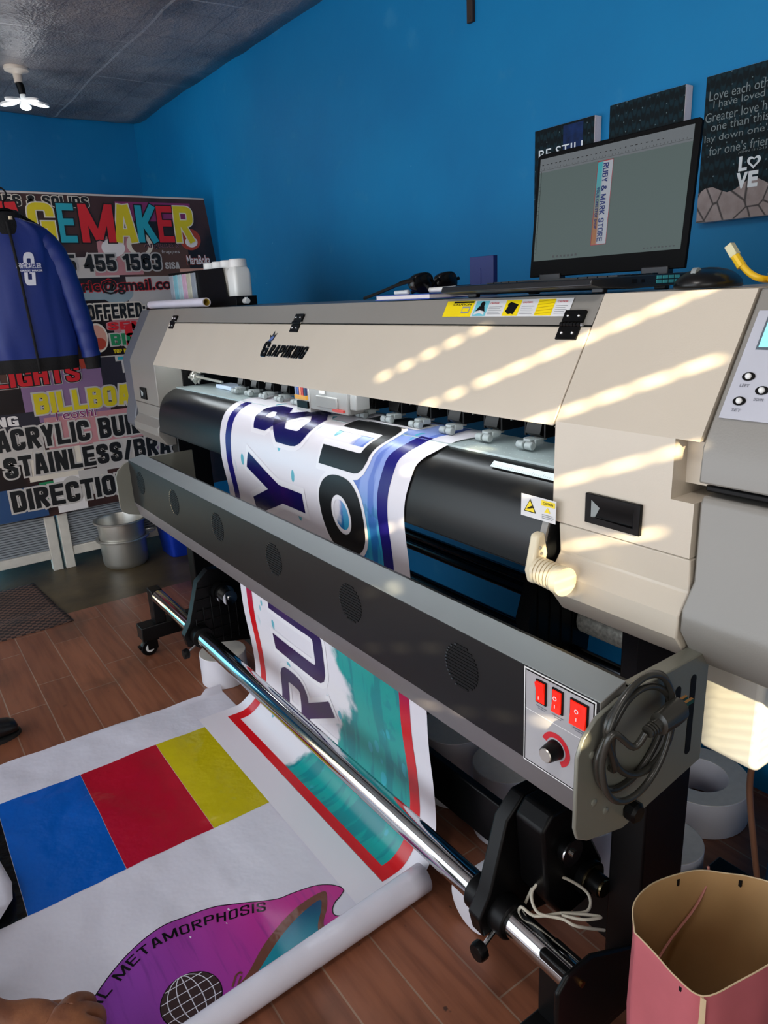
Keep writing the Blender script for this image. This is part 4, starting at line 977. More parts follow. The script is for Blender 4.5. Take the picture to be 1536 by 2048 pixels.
q = G(); q.loft([ring(1.172, .97), ring(1.166, 1.0), [(x, y, z-.05) for x, y, z in ring(1.165, .985)], [(x, y, z-.053) for x, y, z in ring(1.165, .95)]]); q.build('hem', RIB, jk, smooth=60)
for sg in (1, -1):
    P_ = spline([(JX-.002, JY+sg*.085, 1.630), (JX+.003, JY+sg*.138, 1.595), (JX+.008, JY+sg*.178, 1.50), (JX+.012, JY+sg*.200+lean(1.35), 1.36), (JX+.012, JY+sg*.213+lean(1.25), 1.26), (JX+.012, JY+sg*.222+lean(1.16), 1.155)], 8)
    rr = [(.036 + .016*min(1, i/7)) - .014*(i/(len(P_)-1)) + .0018*sin(i*1.3) for i in range(len(P_))]
    q = G(); q.tube(P_, rr, 20); q.build('sleeve', NYL, jk, smooth=60)
    a = P_[-1]; q = G(); q.tube([(a.x, a.y, a.z+.006), (a.x, a.y+sg*.002, a.z-.052)], [.036, .031], 20); q.build('cuff', RIB, jk, smooth=60)
q = G(); q.loft([[(JX+.048*k_*sin(a), JY+lean(1.7)-.004+.066*k_*cos(a), z + .016*(-sin(a))*f_) for a in [2*pi*i/32 for i in range(32)]] for z, k_, f_ in ((1.665, 1.12, 1.6), (1.70, 1.05, 1.0), (1.728, .93, .6), (1.732, .86, .6), (1.70, .80, .8), (1.68, .78, 1))], cap=False)
col_ = q.build('collar', RIB, jk, smooth=60)
q = G(); q.rect(JY+.0, 1.692, JY+.014, 1.706, lambda y, z, h: (JX+.0535+h, y, z), .001, 0); q.build('size_tag', mat('cream_tag', '#d8c9a8', .6), col_, solid=.001)
def JF(y, z, h):
    w_, d_ = jac(z); dy = max(-.98, min(.98, (y-JY-lean(z))/w_))
    return (JX + d_*(1-abs(dy)**2.6)**(1/2.6) + .0065 + h, y, z)
q = G(); q.rect(JY-.005, 1.12, JY+.005, 1.685, lambda y, z, h: JF(y + lean(z), z, h), .001, 0, cw=.03); q.build('zipper', RIB, jk, solid=.003)
q = G(); LGW = mat('white_logo_print', '#dfe0ea', .5)
q.blk('G', (.568, 1.448, .622, 1.572), JF, .0022, 0, .18, shear=.25, cu=.01, cw=.02)
q.rect(.548, 1.505, .642, 1.533, JF, .0028, 1, cu=.01); q.rect(.548, 1.497, .642, 1.509, JF, .0028, 1, cu=.01)
q.blk('GRAPHICATELIER', (.549, 1.512, .640, 1.532), JF, .0036, 0, .14, cu=.01); q.blk('SIGNAGE MAKER', (.551, 1.500, .642, 1.507), JF, .0036, 0, .17, cu=.01)
q.build('chest_logo', [LGW, NYL], jk, normals=False)
q = G(); HB = BLACKP
q.tube(spline([(JX, JY-.13, 1.665), (JX, JY-.05, 1.715), (JX, JY, 1.735), (JX, JY+.05, 1.715), (JX, JY+.13, 1.665)], 8), .006, 10)
hk = [(JX, JY, 1.735), (JX, JY+.0, 1.76), (JX, JY+.012, 1.775), (JX, JY+.016, 1.795), (JX, JY+.002, 1.812), (JX, JY-.016, 1.806), (JX, JY-.02, 1.795)]
q.tube(spline(hk, 6), .0035, 8)
tag(q.build('clothes_hanger', HB, None, smooth=60), 'black clothes hanger carrying the blue jacket, its hook at the left edge', 'hanger')
q = G(); q.tube(spline([(JX, JY-.001, 1.806), (JX, JY-.03, 1.9), (JX, JY-.08, 2.1), (JX, JY-.14, ceil_z(JX, JY-.14)+.005)], 8), .002, 8)
tag(q.build('hanging_wire', BLACKP, None, smooth=60), 'thin dark wire from the ceiling holding the jacket hanger', 'wire')

# ------------------------------------------------------------------ on top of the printer
ZT = 1.3345
LK = mat('laptop_charcoal', '#2a2b2e', .3, .4, var=.05); LKB = mat('laptop_bezel', '#070708', .5, spec=.08); KEY = mat('laptop_key', '#0c0c0e', .4)
lp = thing('laptop', 'open dark grey laptop with dim document screen standing on top of the printer', 'laptop', (-.935, 1.05, ZT))
lx0, lx1, ly0, ly1 = -1.117, -.757, .932, 1.18
q = G(); q.prism([(ly0, 1.3465), (ly0+.004, 1.3575), (ly1+.02, 1.3615), (ly1+.02, 1.342), (ly0+.10, 1.339), (ly0+.02, 1.343)], 'x', lx0, lx1)
for (a, b) in ((ly0+.06, lx0+.03), (ly1-.02, lx0+.03), (ly0+.06, lx1-.03), (ly1-.02, lx1-.03)): q.box(b-.012, b+.012, a-.006, a+.006, ZT, 1.345)
base = q.build('base', LK, lp, bevel=.002)
q = G()
for r in range(6):
    for k in range(15):
        if r == 0 and 4 <= k <= 9: continue
        x = lx0+.025+.0208*k; y = ly0+.098+.0188*r
        q.box(x, x+.0185, y, y+.0165, 1.3588+.0003*r, 1.3612+.0003*r)
q.box(lx0+.109, lx0+.234, ly0+.098, ly0+.114, 1.3588, 1.3612)
q.build('keyboard', KEY, base, smooth=0)
q = G(); q.box(lx0+.115, lx0+.235, ly0+.015, ly0+.085, 1.3574, 1.3584); q.build('touchpad', LKB, base)
q = G(); VENT = mat('cyan_vent', '#4fb5b8', .3)
for r in range(2):
    for k in range(4): q.box(lx1-.0002, lx1+.0012, 1.10+.017*k, 1.113+.017*k, 1.3455+.007*r, 1.3508+.007*r)
q.build('side_vent', VENT, base)
q = G(); q.box(lx1-.0002, lx1+.0008, 1.035, 1.047, 1.347, 1.354); q.box(lx1-.0002, lx1+.0008, 1.06, 1.068, 1.348, 1.353); q.build('usb_port', INKBLK, base)
for xx in (lx0+.03, lx1-.085):
    q = G(); q.box(xx, xx+.055, ly1-.006, ly1+.012, 1.355, 1.374); q.build('hinge', LK, lp, bevel=.002)
hy, hz, th = 1.180, 1.362, math.atan2(.021, .230)
def SC_(u, v, h): return (u, hy + v*sin(th) - h*cos(th), hz + v*cos(th) + h*sin(th))
q = G()
o8 = [(lx0, .006), (lx1, .006), (lx1, .238), (lx1-.006, .243), (lx0+.006, .243), (lx0, .238)]
A = [q.v(SC_(a, b, .003)) for a, b in o8]; B = [q.v(SC_(a, b, -.004)) for a, b in o8]
q.bm.faces.new(A); q.bm.faces.new(B)
for i in range(6): q.bm.faces.new((A[i], A[(i+1) % 6], B[(i+1) % 6], B[i]))
scr = q.build('screen_lid', [LKB], lp, bevel=.0012)
DSP = mat('dim_screen', '#1c2222', .4, emit='#5c6a68', es=.62, spec=.2, var=0); TB_ = mat('screen_toolbar', '#1c2023', .4, emit='#73787c', es=.62, spec=.2, var=0); TK = mat('screen_ink', '#16191b', .2)
d0, d1, e0, e1 = lx0+.008, lx1-.012, .038, .234
q = G(); q.rect(d0, e0, d1, e1, SC_, .0034, 0); q.rect(d0, e1-.026, d1, e1, SC_, .0037, 1)
rs = random.Random(5)
for k in range(26): q.rect(d0+.006+.011*k, e1-.013, d0+.006+.011*k+rs.uniform(.002, .006), e1-.0125+.001, SC_, .004, 2)
for k in range(46): q.rect(d0+.004+.0072*k, e1-.021, d0+.0046+.0072*k, e1-.0185, SC_, .004, 2)
q.rect(d0, e1-.0225, d1, e1-.0221, SC_, .004, 2); q.rect(d0+.005, e0+.012, d0+.0058, e1-.024, SC_, .004, 2)
for k in range(20): q.rect(d0+.002, e0+.015+.0075*k, d0+.0045, e0+.0155+.0075*k, SC_, .004, 2)
for k in range(7): q.rect(d0+.052+.0095*k, e0+.004, d0+.0565+.0095*k, e0+.008, SC_, .004, 2)
for k in range(9): q.rect(d1-.075+.0075*k, e0+.005, d1-.0715+.0075*k, e0+.0072, SC_, .004, 2)
q.rect(d0, e0, d0+.0, e0+.001, SC_, .004, 2)
bx0, bx1, bz0, bz1 = d0+.146, d0+.182, e0+.020, e1-.027
stp = NT('strip_gradient', .2); p = stp.n('NewGeometry').outputs['Position']; sp_ = stp.n('SeparateXYZ'); stp.lk(p, sp_.inputs[0])
cst = stp.mix(stp.ramp(sp_.outputs[2], 1.43, 1.56), lin('#7a4a24'), lin('#2d7f86')); cst = stp.mix(stp.ramp(sp_.outputs[0], bx0+.010, bx0+.016), cst, lin('#86898f'))
stp.lk(cst, stp.b.inputs['Base Color']); stp.lk(cst, stp.b.inputs['Emission Color']); stp.b.inputs['Emission Strength'].default_value = .28
q.rect(bx0, bz0, bx1, bz1, SC_, .004, 3)
for (a, b, c, d) in ((bx0, bz0, bx1, bz0+.0015), (bx0, bz1-.0015, bx1, bz1), (bx0, bz0, bx0+.001, bz1), (bx1-.001, bz0, bx1, bz1)): q.rect(a, b, c, d, SC_, .0044, 5)
VT = lambda u, w_, h: SC_(w_, -u, h)           # reads downwards
q.blk('RUBY & MARK STORE', (-(bz1-.005), bx0+.014, -(bz0+.006), bx0+.026), VT, .0046, 4, .15, gap=.10)
q.text('YOUR ONE STOP SHOP', (-(bz1-.045), bx0+.004, -(bz0+.03), bx0+.010), VT, .005, 4, .02)
q.build('display', [DSP, TB_, TK, stp.m, mat('screen_navy', '#16265e', .2), mat('screen_red', '#8a2f35', .2)], scr, normals=False)
q = G(); q.tube([SC_(lx0+.175, .2385, .0035), SC_(lx0+.187, .2385, .0035)], .0015, 8); q.build('webcam', INKBLK, scr)

nb = thing('notebook', 'blue-covered notebook lying on the printer top under the sunglasses', 'notebook', (-1.30, 1.04, ZT))
q = G(); q.box(-1.402, -1.205, .975, 1.105, 1.3355, 1.3370); q.box(-1.402, -1.205, .975, 1.105, 1.3450, 1.3462); q.build('cover', mat('blue_cover', '#3240a0', .4), nb)
q = G(); q.box(-1.399, -1.207, .977, 1.103, 1.3372, 1.3448); q.build('page_block', mat('paper_edge', '#d5cfd0', .7, bump=.3, bs=200), nb)
def pen(name, a, b, r, label, cat, mcap, mbody):
    t_ = thing(name, label, cat, tuple(Vector(a).lerp(Vector(b), .5)))
    a, b = Vector(a), Vector(b); d = b - a
    q = G(); q.tube([a, a+d*.68], r, 14); q.build('barrel', mbody, t_)
    q = G(); q.tube([a+d*.69, a+d*.95, b], [r*1.12, r*1.12, r*.6], 14); q.build('cap', mcap, t_)
pen('white_pen', (-1.262, 1.005, 1.3525), (-1.150, 1.045, 1.3545), .0055, 'white pen lying on the blue notebook beside the laptop', 'pen', INKBLK, WHITE)
pen('correction_pen', (-1.345, .992, 1.351), (-1.300, .996, 1.351), .0048, 'short white tube lying on the notebook under the sunglasses', 'pen', WHITE, WHITE)
sg = thing('sunglasses', 'black sunglasses resting on the blue notebook with one arm sticking out left', 'sunglasses', (-1.28, 1.03, 1.347))
for cy_ in (1.000, 1.062):
    q = G(); q.loft([[(-1.246 + dx - .012*abs(cos(a)) + .10*(cy_-1.0), cy_ + .029*k_*cos(a), 1.3665 + .0195*k_*sin(a) + (.004 if sin(a) > .3 else 0)) for a in [2*pi*i/26 for i in range(26)]] for dx, k_ in ((.005, .9), (.003, 1), (-.012, 1), (-.020, .8))])
    q.build('lens', mat('dark_lens', '#08070a', .2, spec=.4), sg, smooth=60)
q = G(); q.tube(spline([(-1.247, 1.024, 1.372), (-1.243, 1.031, 1.376), (-1.243, 1.038, 1.372)], 4), .003, 8); q.build('bridge', BLACKP, sg)
q = G(); q.tube(spline([(-1.252, .975, 1.375), (-1.29, .972, 1.371), (-1.36, .975, 1.358), (-1.46, .985, 1.342)], 6), [.005]*8 + [.0038]*11, 8); q.build('temple', BLACKP, sg)
q = G(); q.tube(spline([(-1.246, 1.092, 1.375), (-1.28, 1.094, 1.371), (-1.36, 1.09, 1.36), (-1.40, 1.08, 1.350)], 6), .0038, 8); q.build('temple', BLACKP, sg)
q = G(); q.box(-1.438, -1.352, 1.298, 1.312, ZT+.0005, 1.428); q.box(-1.402, -1.396, 1.2965, 1.298, 1.35, 1.40)
tag(q.build('blue_folder', mat('navy_card', '#1b2768', .5), None, bevel=.001), 'small dark navy card box standing upright on the printer top against the blue wall', 'box')
ms = thing('computer_mouse', 'black computer mouse on the printer top between laptop and yellow cable', 'mouse', (-.664, 1.10, ZT))
q = G(); vs = q.ball((-.664, 1.10, 1.338), (.046, .062, .028), 24)
for v in vs: v.co.z = max(v.co.z, ZT+.001)
q.build('shell', mat('mouse_black', '#121213', .3), ms, smooth=60)
q = G(); q.lathe([(.0001, -.004), (.009, -.004), (.009, .004), (.0001, .004)], (-.664, 1.065, 1.357), 16, 0, 'x'); q.build('scroll_wheel', GPLAS, ms)
yc = thing('network_cable', 'yellow network cable in a loose coil on the printer top, clear plug raised', 'cable', (-.52, 1.15, ZT))
YEL_ = mat('yellow_cable_pvc', '#e8bc1c', .38)
pts = [(-.612, 1.10, 1.366), (-.598, 1.098, 1.354), (-.582, 1.10, 1.3455)]
for k in range(56):
    a = pi*1.05 + 2*pi*k/14; r = 1 + .07*sin(k*2.3)
    xx = -.488 + .090*r*cos(a); pts.append((xx, 1.145 + .075*r*sin(a), 1.343 + .0085*(k/14) + max(0, xx + .565)*(.06 + .26*k/56)))
q = G(); q.tube(spline(pts, 4), .0050, 10); q.build('cable', YEL_, yc, smooth=60)
q = G(); q.tube([(-.612, 1.10, 1.364), (-.624, 1.10, 1.380)], [.007, .0065], 10); q.build('plug_boot', YEL_, yc)
q = G(); q.obox((-.629, 1.10, 1.388), (.012, .012, .020), Matrix.Rotation(-.62, 3, 'Y')); q.build('clear_plug', mat('clear_plastic', '#e6dcae', .2, trans=.3), yc, bevel=.001)
# ink supply rack
ir = thing('ink_rack', 'black ink supply rack with striped clear tank windows on the left of the printer top', 'ink rack', (-2.8, 1.16, ZT))
q = G(); q.prism([(-3.085, ZT+.0005), (-2.435, ZT+.0005), (-2.435, 1.367), (-2.510, 1.367), (-2.535, 1.467), (-3.085, 1.474)], 'y', 1.10, 1.106)
q.box(-3.085, -2.435, 1.106, 1.18, ZT+.0005, 1.340); q.box(-3.085, -3.079, 1.106, 1.18, 1.34, 1.47); q.box(-2.441, -2.435, 1.106, 1.18, 1.34, 1.367)
q.build('tray', BLACKP, ir, bevel=.001)
for k, (h, a) in enumerate((('#9aa2ac', 1), ('#7fb6c4', 1), ('#a9c3cc', 1), ('#c9a7bd', 1), ('#b9b7a6', 1), ('#8f97a0', 1))):
    q = G(); x = -3.068 + .0485*k; q.box(x, x+.044, 1.094, 1.0995, 1.349, 1.463); q.build('tank_window', mat('tank_' + h[1:], h, .15, coat=.4, var=.12, vs=30), ir, bevel=.0015)
q = G(); q.tube([(-2.434, 1.13, 1.349), (-2.405, 1.13, 1.349)], .009, 12); q.tube([(-2.418, 1.13, 1.345), (-2.418, 1.13, 1.362)], .006, 12); q.build('tube_fitting', WHITE, ir)
bl = ['white ink bottle with ribbed cap, front right one in the black rack', 'white ink bottle cap second from the right behind the black rack wall', 'white ink bottle cap third from the right behind the black rack wall', 'white ink bottle cap fourth from the right behind the black rack wall']
for k in range(4):
    bx = -2.487 - .078*k
    bo = thing('ink_bottle', bl[k], 'bottle', (bx, 1.143, 1.341), 0, 'ink bottles in the rack')
    q = G(); R4 = lambda w_, d_, z: [(bx + math.copysign(abs(cos(a))**.4, cos(a))*w_, 1.143 + math.copysign(abs(sin(a))**.4, sin(a))*d_, z) for a in [2*pi*i/40 for i in range(40)]]
    q.loft([R4(.033, .031, 1.3405), R4(.036, .034, 1.345), R4(.036, .034, 1.445), R4(.034, .032, 1.456), R4(.027, .027, 1.464), R4(.025, .025, 1.470)]); q.build('bottle_body', mat('frosted_white_plastic', '#e3e3df', .35), bo, smooth=50)
    q = G(); q.lathe([(.0001, 1.466), (.031, 1.466), (.032, 1.470), (.031, 1.490), (.028, 1.493), (.0001, 1.493)], (bx, 1.143, 0), 36); q.build('cap', mat('white_cap', '#dcdcda', .4, bump=.4, bs=120), bo)
q = G(); tb = lambda r: [(r*cos(2*pi*i/28), r*sin(2*pi*i/28)) for i in range(28)]
q.loft([[(x, 1.03 + b, 1.3515 + c) for b, c in tb(r)] for x, r in ((-3.15, .0155), (-2.535, .0155), (-2.535, .0125), (-3.15, .0125))], cap=False)
rl = q.build('paper_roll', mat('roll_paper', '#d6d0dc', .5), None, smooth=50)
tag(rl, 'slim white rolled print lying on the left end of the printer top', 'roll')
q = G(); q.loft([[(x, 1.03 + b, 1.3515 + c) for b, c in tb(r)] for x, r in ((-3.148, .0122), (-2.536, .0122), (-2.536, .0105), (-3.148, .0105))], cap=False); q.build('printed_inside', mat('yellow_inside', '#b89a35', .5), rl, smooth=50)

# ------------------------------------------------------------------ canvases on the blue wall
cvp = NT('dark_teal_damask', .6); cvp.b.inputs['Specular IOR Level'].default_value = .15; tc = cvp.n('NewGeometry').outputs['Position']; sp_ = cvp.n('SeparateXYZ'); cvp.lk(tc, sp_.inputs[0])
wv = cvp.math('SINE', cvp.math('MULTIPLY', sp_.outputs[0], 240)); wz = cvp.math('SINE', cvp.math('ADD', cvp.math('MULTIPLY', sp_.outputs[2], 200), cvp.math('MULTIPLY', wv, 1.3)))
cvc = cvp.mix(cvp.ramp(cvp.math('MULTIPLY', wv, wz), -.3, .6), lin('#081216'), lin('#0f262e'))
vo = cvp.n('TexVoronoi'); vo.inputs['Scale'].default_value = 42; vo.inputs['Randomness'].default_value = .35; cvp.lk(tc, vo.inputs['Vector'])
cvc = cvp.mix(cvp.ramp(vo.outputs['Distance'], .05, .09, .4, 0), cvc, lin('#8fa5ab')); cvp.lk(cvc, cvp.b.inputs['Base Color'])
bls = mat('print_deep_blue', '#0b2450', .5, var=.5, vs=40, spec=.2)
CVS = mat('canvas_edge', '#e2d6d8', .7, bump=.3, bs=300); LT_ = mat('print_grey_text', '#6f7a7c', .5, var=0); LTW = mat('print_white_text', '#d9dfe4', .5, var=0); STN = None
stn = NT('stone_print', .5); tc = stn.n('NewGeometry').outputs['Position']
vs_ = stn.n('TexVoronoi', feature='DISTANCE_TO_EDGE'); vs_.inputs['Scale'].default_value = 17; stn.lk(tc, vs_.inputs['Vector'])
sc_ = stn.mix(stn.ramp(vs_.outputs['Distance'], .01, .05), lin('#2e2320'), stn.mix(stn.noise(tc, 40, 5), lin('#6d5c5a'), lin('#a59693'))); stn.lk(sc_, stn.b.inputs['Base Color'])
P72 = PLY(1.720)
def canvas(x0, x1, z0, z1, label, art):
    c_ = thing('wall_canvas', label, 'canvas print', ((x0+x1)/2, 1.735, z0), 0, 'canvas prints on the wall')
    q = G(); q.box(x0, x1, 1.7205, 1.7485, z0, z1); q.build('stretcher', CVS, c_, bevel=.001)
    q = G(); q.rect(x0+.0005, z0+.0005, x1-.0005, z1-.0005, P72, .0, 0); art(q); q.build('printed_face', [cvp.m, LTW, LT_, stn.m, bls], c_, normals=False)
def art1(q):
    q.rect(-1.51, 1.47, -1.44, 1.775, P72, .0004, 4)
    q.text('BE STILL', (-1.600, 1.700, -1.425, 1.727), P72, .001, 1, 0); q.text('AND KNOW', (-1.590, 1.655, -1.43, 1.680), P72, .001, 1, 0)
canvas(-1.617, -1.402, 1.466, 1.781, 'dark teal canvas print reading BE STILL, leftmost on the wall behind the laptop', art1)
canvas(-1.354, -1.135, 1.478, 1.793, 'plain dark teal patterned canvas print, upper half showing above the laptop screen', lambda q: None)
def art3(q):
    for t, z, a, b in (('Love each other as', 1.745, -1.072, -.885), ('I have loved you.', 1.723, -1.060, -.89), ('Greater love has no', 1.700, -1.078, -.88), ('one than this, to', 1.677, -1.062, -.89), ('lay down one\'s life', 1.653, -1.076, -.88), ('for one\'s friends.', 1.628, -1.062, -.89)):
        q.text(t, (a, z-.003, b, z+.017), P72, .001, 2, -.004)
    q.text('JOHN 15:12-13', (-.99, 1.617, -.925, 1.623), P72, .001, 2, 0)
    top = [(-1.0825 + .219*i/12, 1.545 + .010*sin(i*1.1) + .012*i/12) for i in range(13)]
    q.poly([(-1.0825, 1.4795), (-.8635, 1.4795)] + top[::-1], P72, .0006, 3)
    q.text('L', (-.986, 1.580, -.966, 1.611), P72, .0014, 1, .04); q.text('V', (-.989, 1.543, -.962, 1.577), P72, .0014, 1, .05); q.text('E', (-.961, 1.543, -.938, 1.577), P72, .0014, 1, .05)
    hrt = [(-.951 + .0011*16*sin(t)**3*.9, 1.596 + .0011*(13*cos(t)-5*cos(2*t)-2*cos(3*t)-cos(4*t))*.85) for t in [2*pi*i/40 for i in range(40)]]
    hin = [(-.951 + (a+.951)*.60, 1.5955 + (b-1.5955)*.60) for a, b in hrt]
    q.art(hrt + hin, [[i, (i+1) % 40, 40+(i+1) % 40, 40+i] for i in range(40)], P72, .0014, 1)
canvas(-1.083, -.863, 1.479, 1.795, 'large verse canvas print with white LOVE letters above pale stones, at the right edge', art3)
q = G(); q.box(-1.926, -1.900, 1.738, 1.7498, 2.143, 2.40); q.box(-1.918, -1.908, 1.7365, 1.738, 2.15, 2.16)
tag(q.build('hanging_strap', mat('dark_brown_strap', '#2a1c16', .6), None, bevel=.001), 'short dark brown strip hanging on the blue wall at the top edge of the photo', 'strap')

# ------------------------------------------------------------------ ceiling lamp
LX, LY_ = -4.2, .878; ZL = ceil_z(LX, LY_)
cl_ = thing('ceiling_lamp', 'white ceiling lampholder with folding multi-panel bulb, lit', 'lamp', (LX, LY_, ZL))
q = G(); q.lathe([(.0001, .012), (.056, .012), (.058, -.004), (.054, -.012), (.030, -.020), (.021, -.028), (.019, -.062), (.0001, -.062)], (LX, LY_, ZL), 32); q.build('lamp_base', mat('cream_porcelain', '#cdbfb0', .4), cl_)
q = G(); q.tube([(LX, LY_, ZL-.062), (LX, LY_+.006, ZL-.085), (LX, LY_+.008, ZL-.112)], [.017, .018, .016], 16); q.build('socket', BLACKP, cl_)
q = G(); q.tube([(LX, LY_+.008, ZL-.112), (LX, LY_+.008, ZL-.135)], [.013, .012], 14); q.build('bulb_neck', WHITE, cl_)
LED = mat('led_panel_light', '#ffffff', .4, emit='#f3fbff', es=7)
for k in range(5):
    a = 2*pi*k/5 + .35; R_ = Matrix.Rotation(a, 3, 'Z') @ Matrix.Rotation(.12, 3, 'Y')
    c = Vector((LX, LY_+.008, ZL-.138)) + Matrix.Rotation(a, 3, 'Z') @ Vector((.068, 0, -.008))
    q = G(); ov = lambda f: [(.002 + (.048 if cos(t) > 0 else .052)*f*cos(t), .027*f*sin(t)*(1 if cos(t) > -.2 else .85)) for t in [2*pi*i/24 for i in range(24)]]
    q.prism(ov(1), 'z', -.005, .005, 1); q.prism(ov(.86), 'z', -.007, -.0049, 0)
    for v in q.bm.verts: v.co = R_ @ v.co + c
    q.build('led_panel', [LED, WHITE], cl_)
pl_ = lamp('bulb_light', 'POINT', (LX, LY_+.008, ZL-.19), 1.6, (.90, .96, 1), shadow_soft_size=.05)

# ------------------------------------------------------------------ along the far wall
ZD = -.012
def pot(z, label):
    p_ = thing('cooking_pot', label, 'pot', (-3.90, .945, z), 0, 'stacked cooking pots')
    q = G(); q.lathe([(.0001, z), (.105, z), (.114, z+.010), (.119, z+.03), (.122, z+.150), (.140, z+.153), (.141, z+.158), (.138, z+.161), (.124, z+.160), (.121, z+.150), (.118, z+.035), (.10, z+.006), (.0001, z+.006)], (-3.90, .945, 0), 48); q.build('pot_body', ALU, p_, smooth=40)
    q = G(); q.tube(spline([(-3.87, 1.085, z+.156), (-3.88, 1.118, z+.160), (-3.92, 1.118, z+.160), (-3.93, 1.085, z+.156)], 6), .004, 8); q.build('handle', ALU, p_)
pot(ZD+.0005, 'aluminium cooking pot standing on the dark floor, lower of the two stacked')
p2 = pot(ZD+.1005, 'aluminium cooking pot nested in the other, open top showing')
q = G(); RB = lambda w_, d_, z: [(-3.88 + math.copysign(abs(cos(a))**.35, cos(a))*w_, 1.275 + math.copysign(abs(sin(a))**.35, sin(a))*d_, z) for a in [2*pi*i/48 for i in range(48)]]
q.loft([RB(.095, .105, ZD+.0005), RB(.10, .11, ZD+.006), RB(.125, .135, .235), RB(.137, .147, .238), RB(.137, .147, .252), RB(.122, .132, .252), RB(.096, .105, .004)])
tag(q.build('plastic_bin', mat('blue_bin_plastic', '#1236a8', .35), None, smooth=40), 'blue plastic bin on the dark floor right of the cooking pots', 'bin')
mt = NT('brown_check_weave', .9); p = mt.n('TexCoord').outputs['Object']; ck = mt.n('TexChecker'); ck.inputs['Scale'].default_value = 52; mt.lk(p, ck.inputs['Vector'])
ck.inputs['Color1'].default_value = lin('#2a1b18'); ck.inputs['Color2'].default_value = lin('#6a4a3c')
mt.lk(mt.mix(mt.ramp(mt.noise(p, 6, 3), .4, .7, 0, .5), ck.outputs['Color'], lin('#1a1412')), mt.b.inputs['Base Color'])
bpm = mt.n('Bump'); bpm.inputs['Strength'].default_value = .8; bpm.inputs['Distance'].default_value = .004; mt.lk(ck.outputs['Fac'], bpm.inputs['Height']); mt.lk(bpm.outputs[0], mt.b.inputs['Normal'])
q = G(); gg = []
for i in range(31):
    row = []
    for j in range(31):
        x = -3.93 + .68*i/30; y = -.15 + .645*j/30 + .05*(i/30-.5)*(j/30)
        zz = .002 + .007*max(0, noise.noise((x*5, y*5, 0))) + (.0125 if x > -3.40 else ZD + .0125*max(0, min(1, (x+3.52)/.12)))*1.0
        row.append(q.v((x - .06*max(0, (j/30-.8))*(1 if i > 26 else 0), y, zz - .0115 if x > -3.40 else zz)))
    gg.append(row)
for i in range(30):
    for j in range(30): q.bm.faces.new((gg[i][j], gg[i][j+1], gg[i+1][j+1], gg[i+1][j]))
o = q.build('door_mat', mt.m, None, smooth=60); b = o.modifiers.new('solid', 'SOLIDIFY'); b.thickness = .008; b.offset = 1
tag(o, 'dark brown checked woven mat lying at the edge of the tiled floor', 'mat')

# ------------------------------------------------------------------ rolls of vinyl under the printer
def roll(x, y, r, h, hole, label, axis='z', y1=None):
    q = G(); n_ = 48
    if axis == 'z':
        q.lathe([(r, 0), (r, h), (hole, h), (hole, 0)], (x, y, .0005), n_, 0, 'z', closed=True)
        for fa in q.bm.faces:
            c = fa.calc_center_median()
            if abs(c.z-.0005-h) < 1e-4: fa.material_index = 1
    else:
        q.lathe([(r, y), (r, y1), (hole, y1), (hole, y)], (x, 0, r+.0005), n_, 0, 'y', closed=True)
    tag(q.build('vinyl_roll', [PVC, PVCB], None, smooth=40, bevel=.002), label, 'roll', 'vinyl rolls under the printer')
roll(-1.315, 1.105, .088, .205, .003, 'tall white vinyl roll behind the cross beam, beside the hanging banner')
roll(-1.115, 1.110, .085, .20, .003, 'white vinyl roll behind the cross beam, second from the hanging banner')
roll(-.905, 1.135, .100, .185, .003, 'widest white vinyl roll, behind the take-up motor')
roll(-.938, .825, .062, .02, .001, 'white vinyl roll lying under the cross beam, end facing out', 'y', 1.02)
roll(-.745, 1.25, .078, .14, .003, 'white vinyl roll behind the right printer post')
roll(-.855, 1.56, .125, .10, .070, 'thick white ring-shaped vinyl roll with a big hole, right of the post')
roll(-2.325, .85, .085, .115, .003, 'short white vinyl roll under the left take-up bracket')

# ------------------------------------------------------------------ waste ink tank, paper bag, box on the right
wt = thing('waste_ink_tank', 'translucent white waste ink tank hanging under the right end of the printer', 'tank', (-.50, 1.12, .57))
FRO = mat('frosted_tank_plastic', '#f2f4ee', .25, var=.05, vs=8, trans=.12); FRB = mat('bluish_tank_plastic', '#cfe4ea', .22, trans=.15)
q = G(); pr_ = [(1.02, .823), (1.02, .60), (1.035, .578), (1.16, .575), (1.24, .615), (1.24, .823)]
q.prism(pr_, 'x', -.572, -.470); q.build('tank_body', FRO, wt, bevel=.010, seg=4)
q = G(); hx_ = [(1.045, .76), (1.07, .785), (1.16, .785), (1.17, .69), (1.13, .63), (1.06, .66)]
q.prism(hx_, 'x', -.470, -.462); q.build('embossed_panel', FRB, wt, bevel=.004)
q = G(); q.tube([(-.462, 1.10, .655), (-.452, 1.10, .655)], .010, 16); q.build('drain_plug', WHITE, wt)
q = G(); q.tube(spline([(-.50, 1.08, .577), (-.505, 1.09, .50), (-.49, 1.10, .38), (-.48, 1.14, .20), (-.49, 1.20, .012)], 8), .0055, 10); q.build('drain_hose', mat('amber_hose', '#6b4a38', .3), wt, smooth=60)
q = G(); q.box(-.60, -.573, .985, 1.0, .70, .83); 
bag = thing('paper_bag', 'open pink paper bag with plain tan inside standing on the floor at lower right', 'bag', (-.41, .81, 0))
rim = [(-.462, .712, .475), (-.43, .712, .468), (-.392, .708, .462), (-.357, .712, .460), (-.338, .755, .470), (-.318, .815, .485), (-.325, .870, .49), (-.372, .925, .49), (-.410, .925, .482), (-.440, .905, .480), (-.470, .870, .482), (-.492, .800, .485), (-.488, .745, .484)]
rimS = [v for v in spline(rim + [rim[0]], 5)][:-1]
cx, cy = -.405, .815
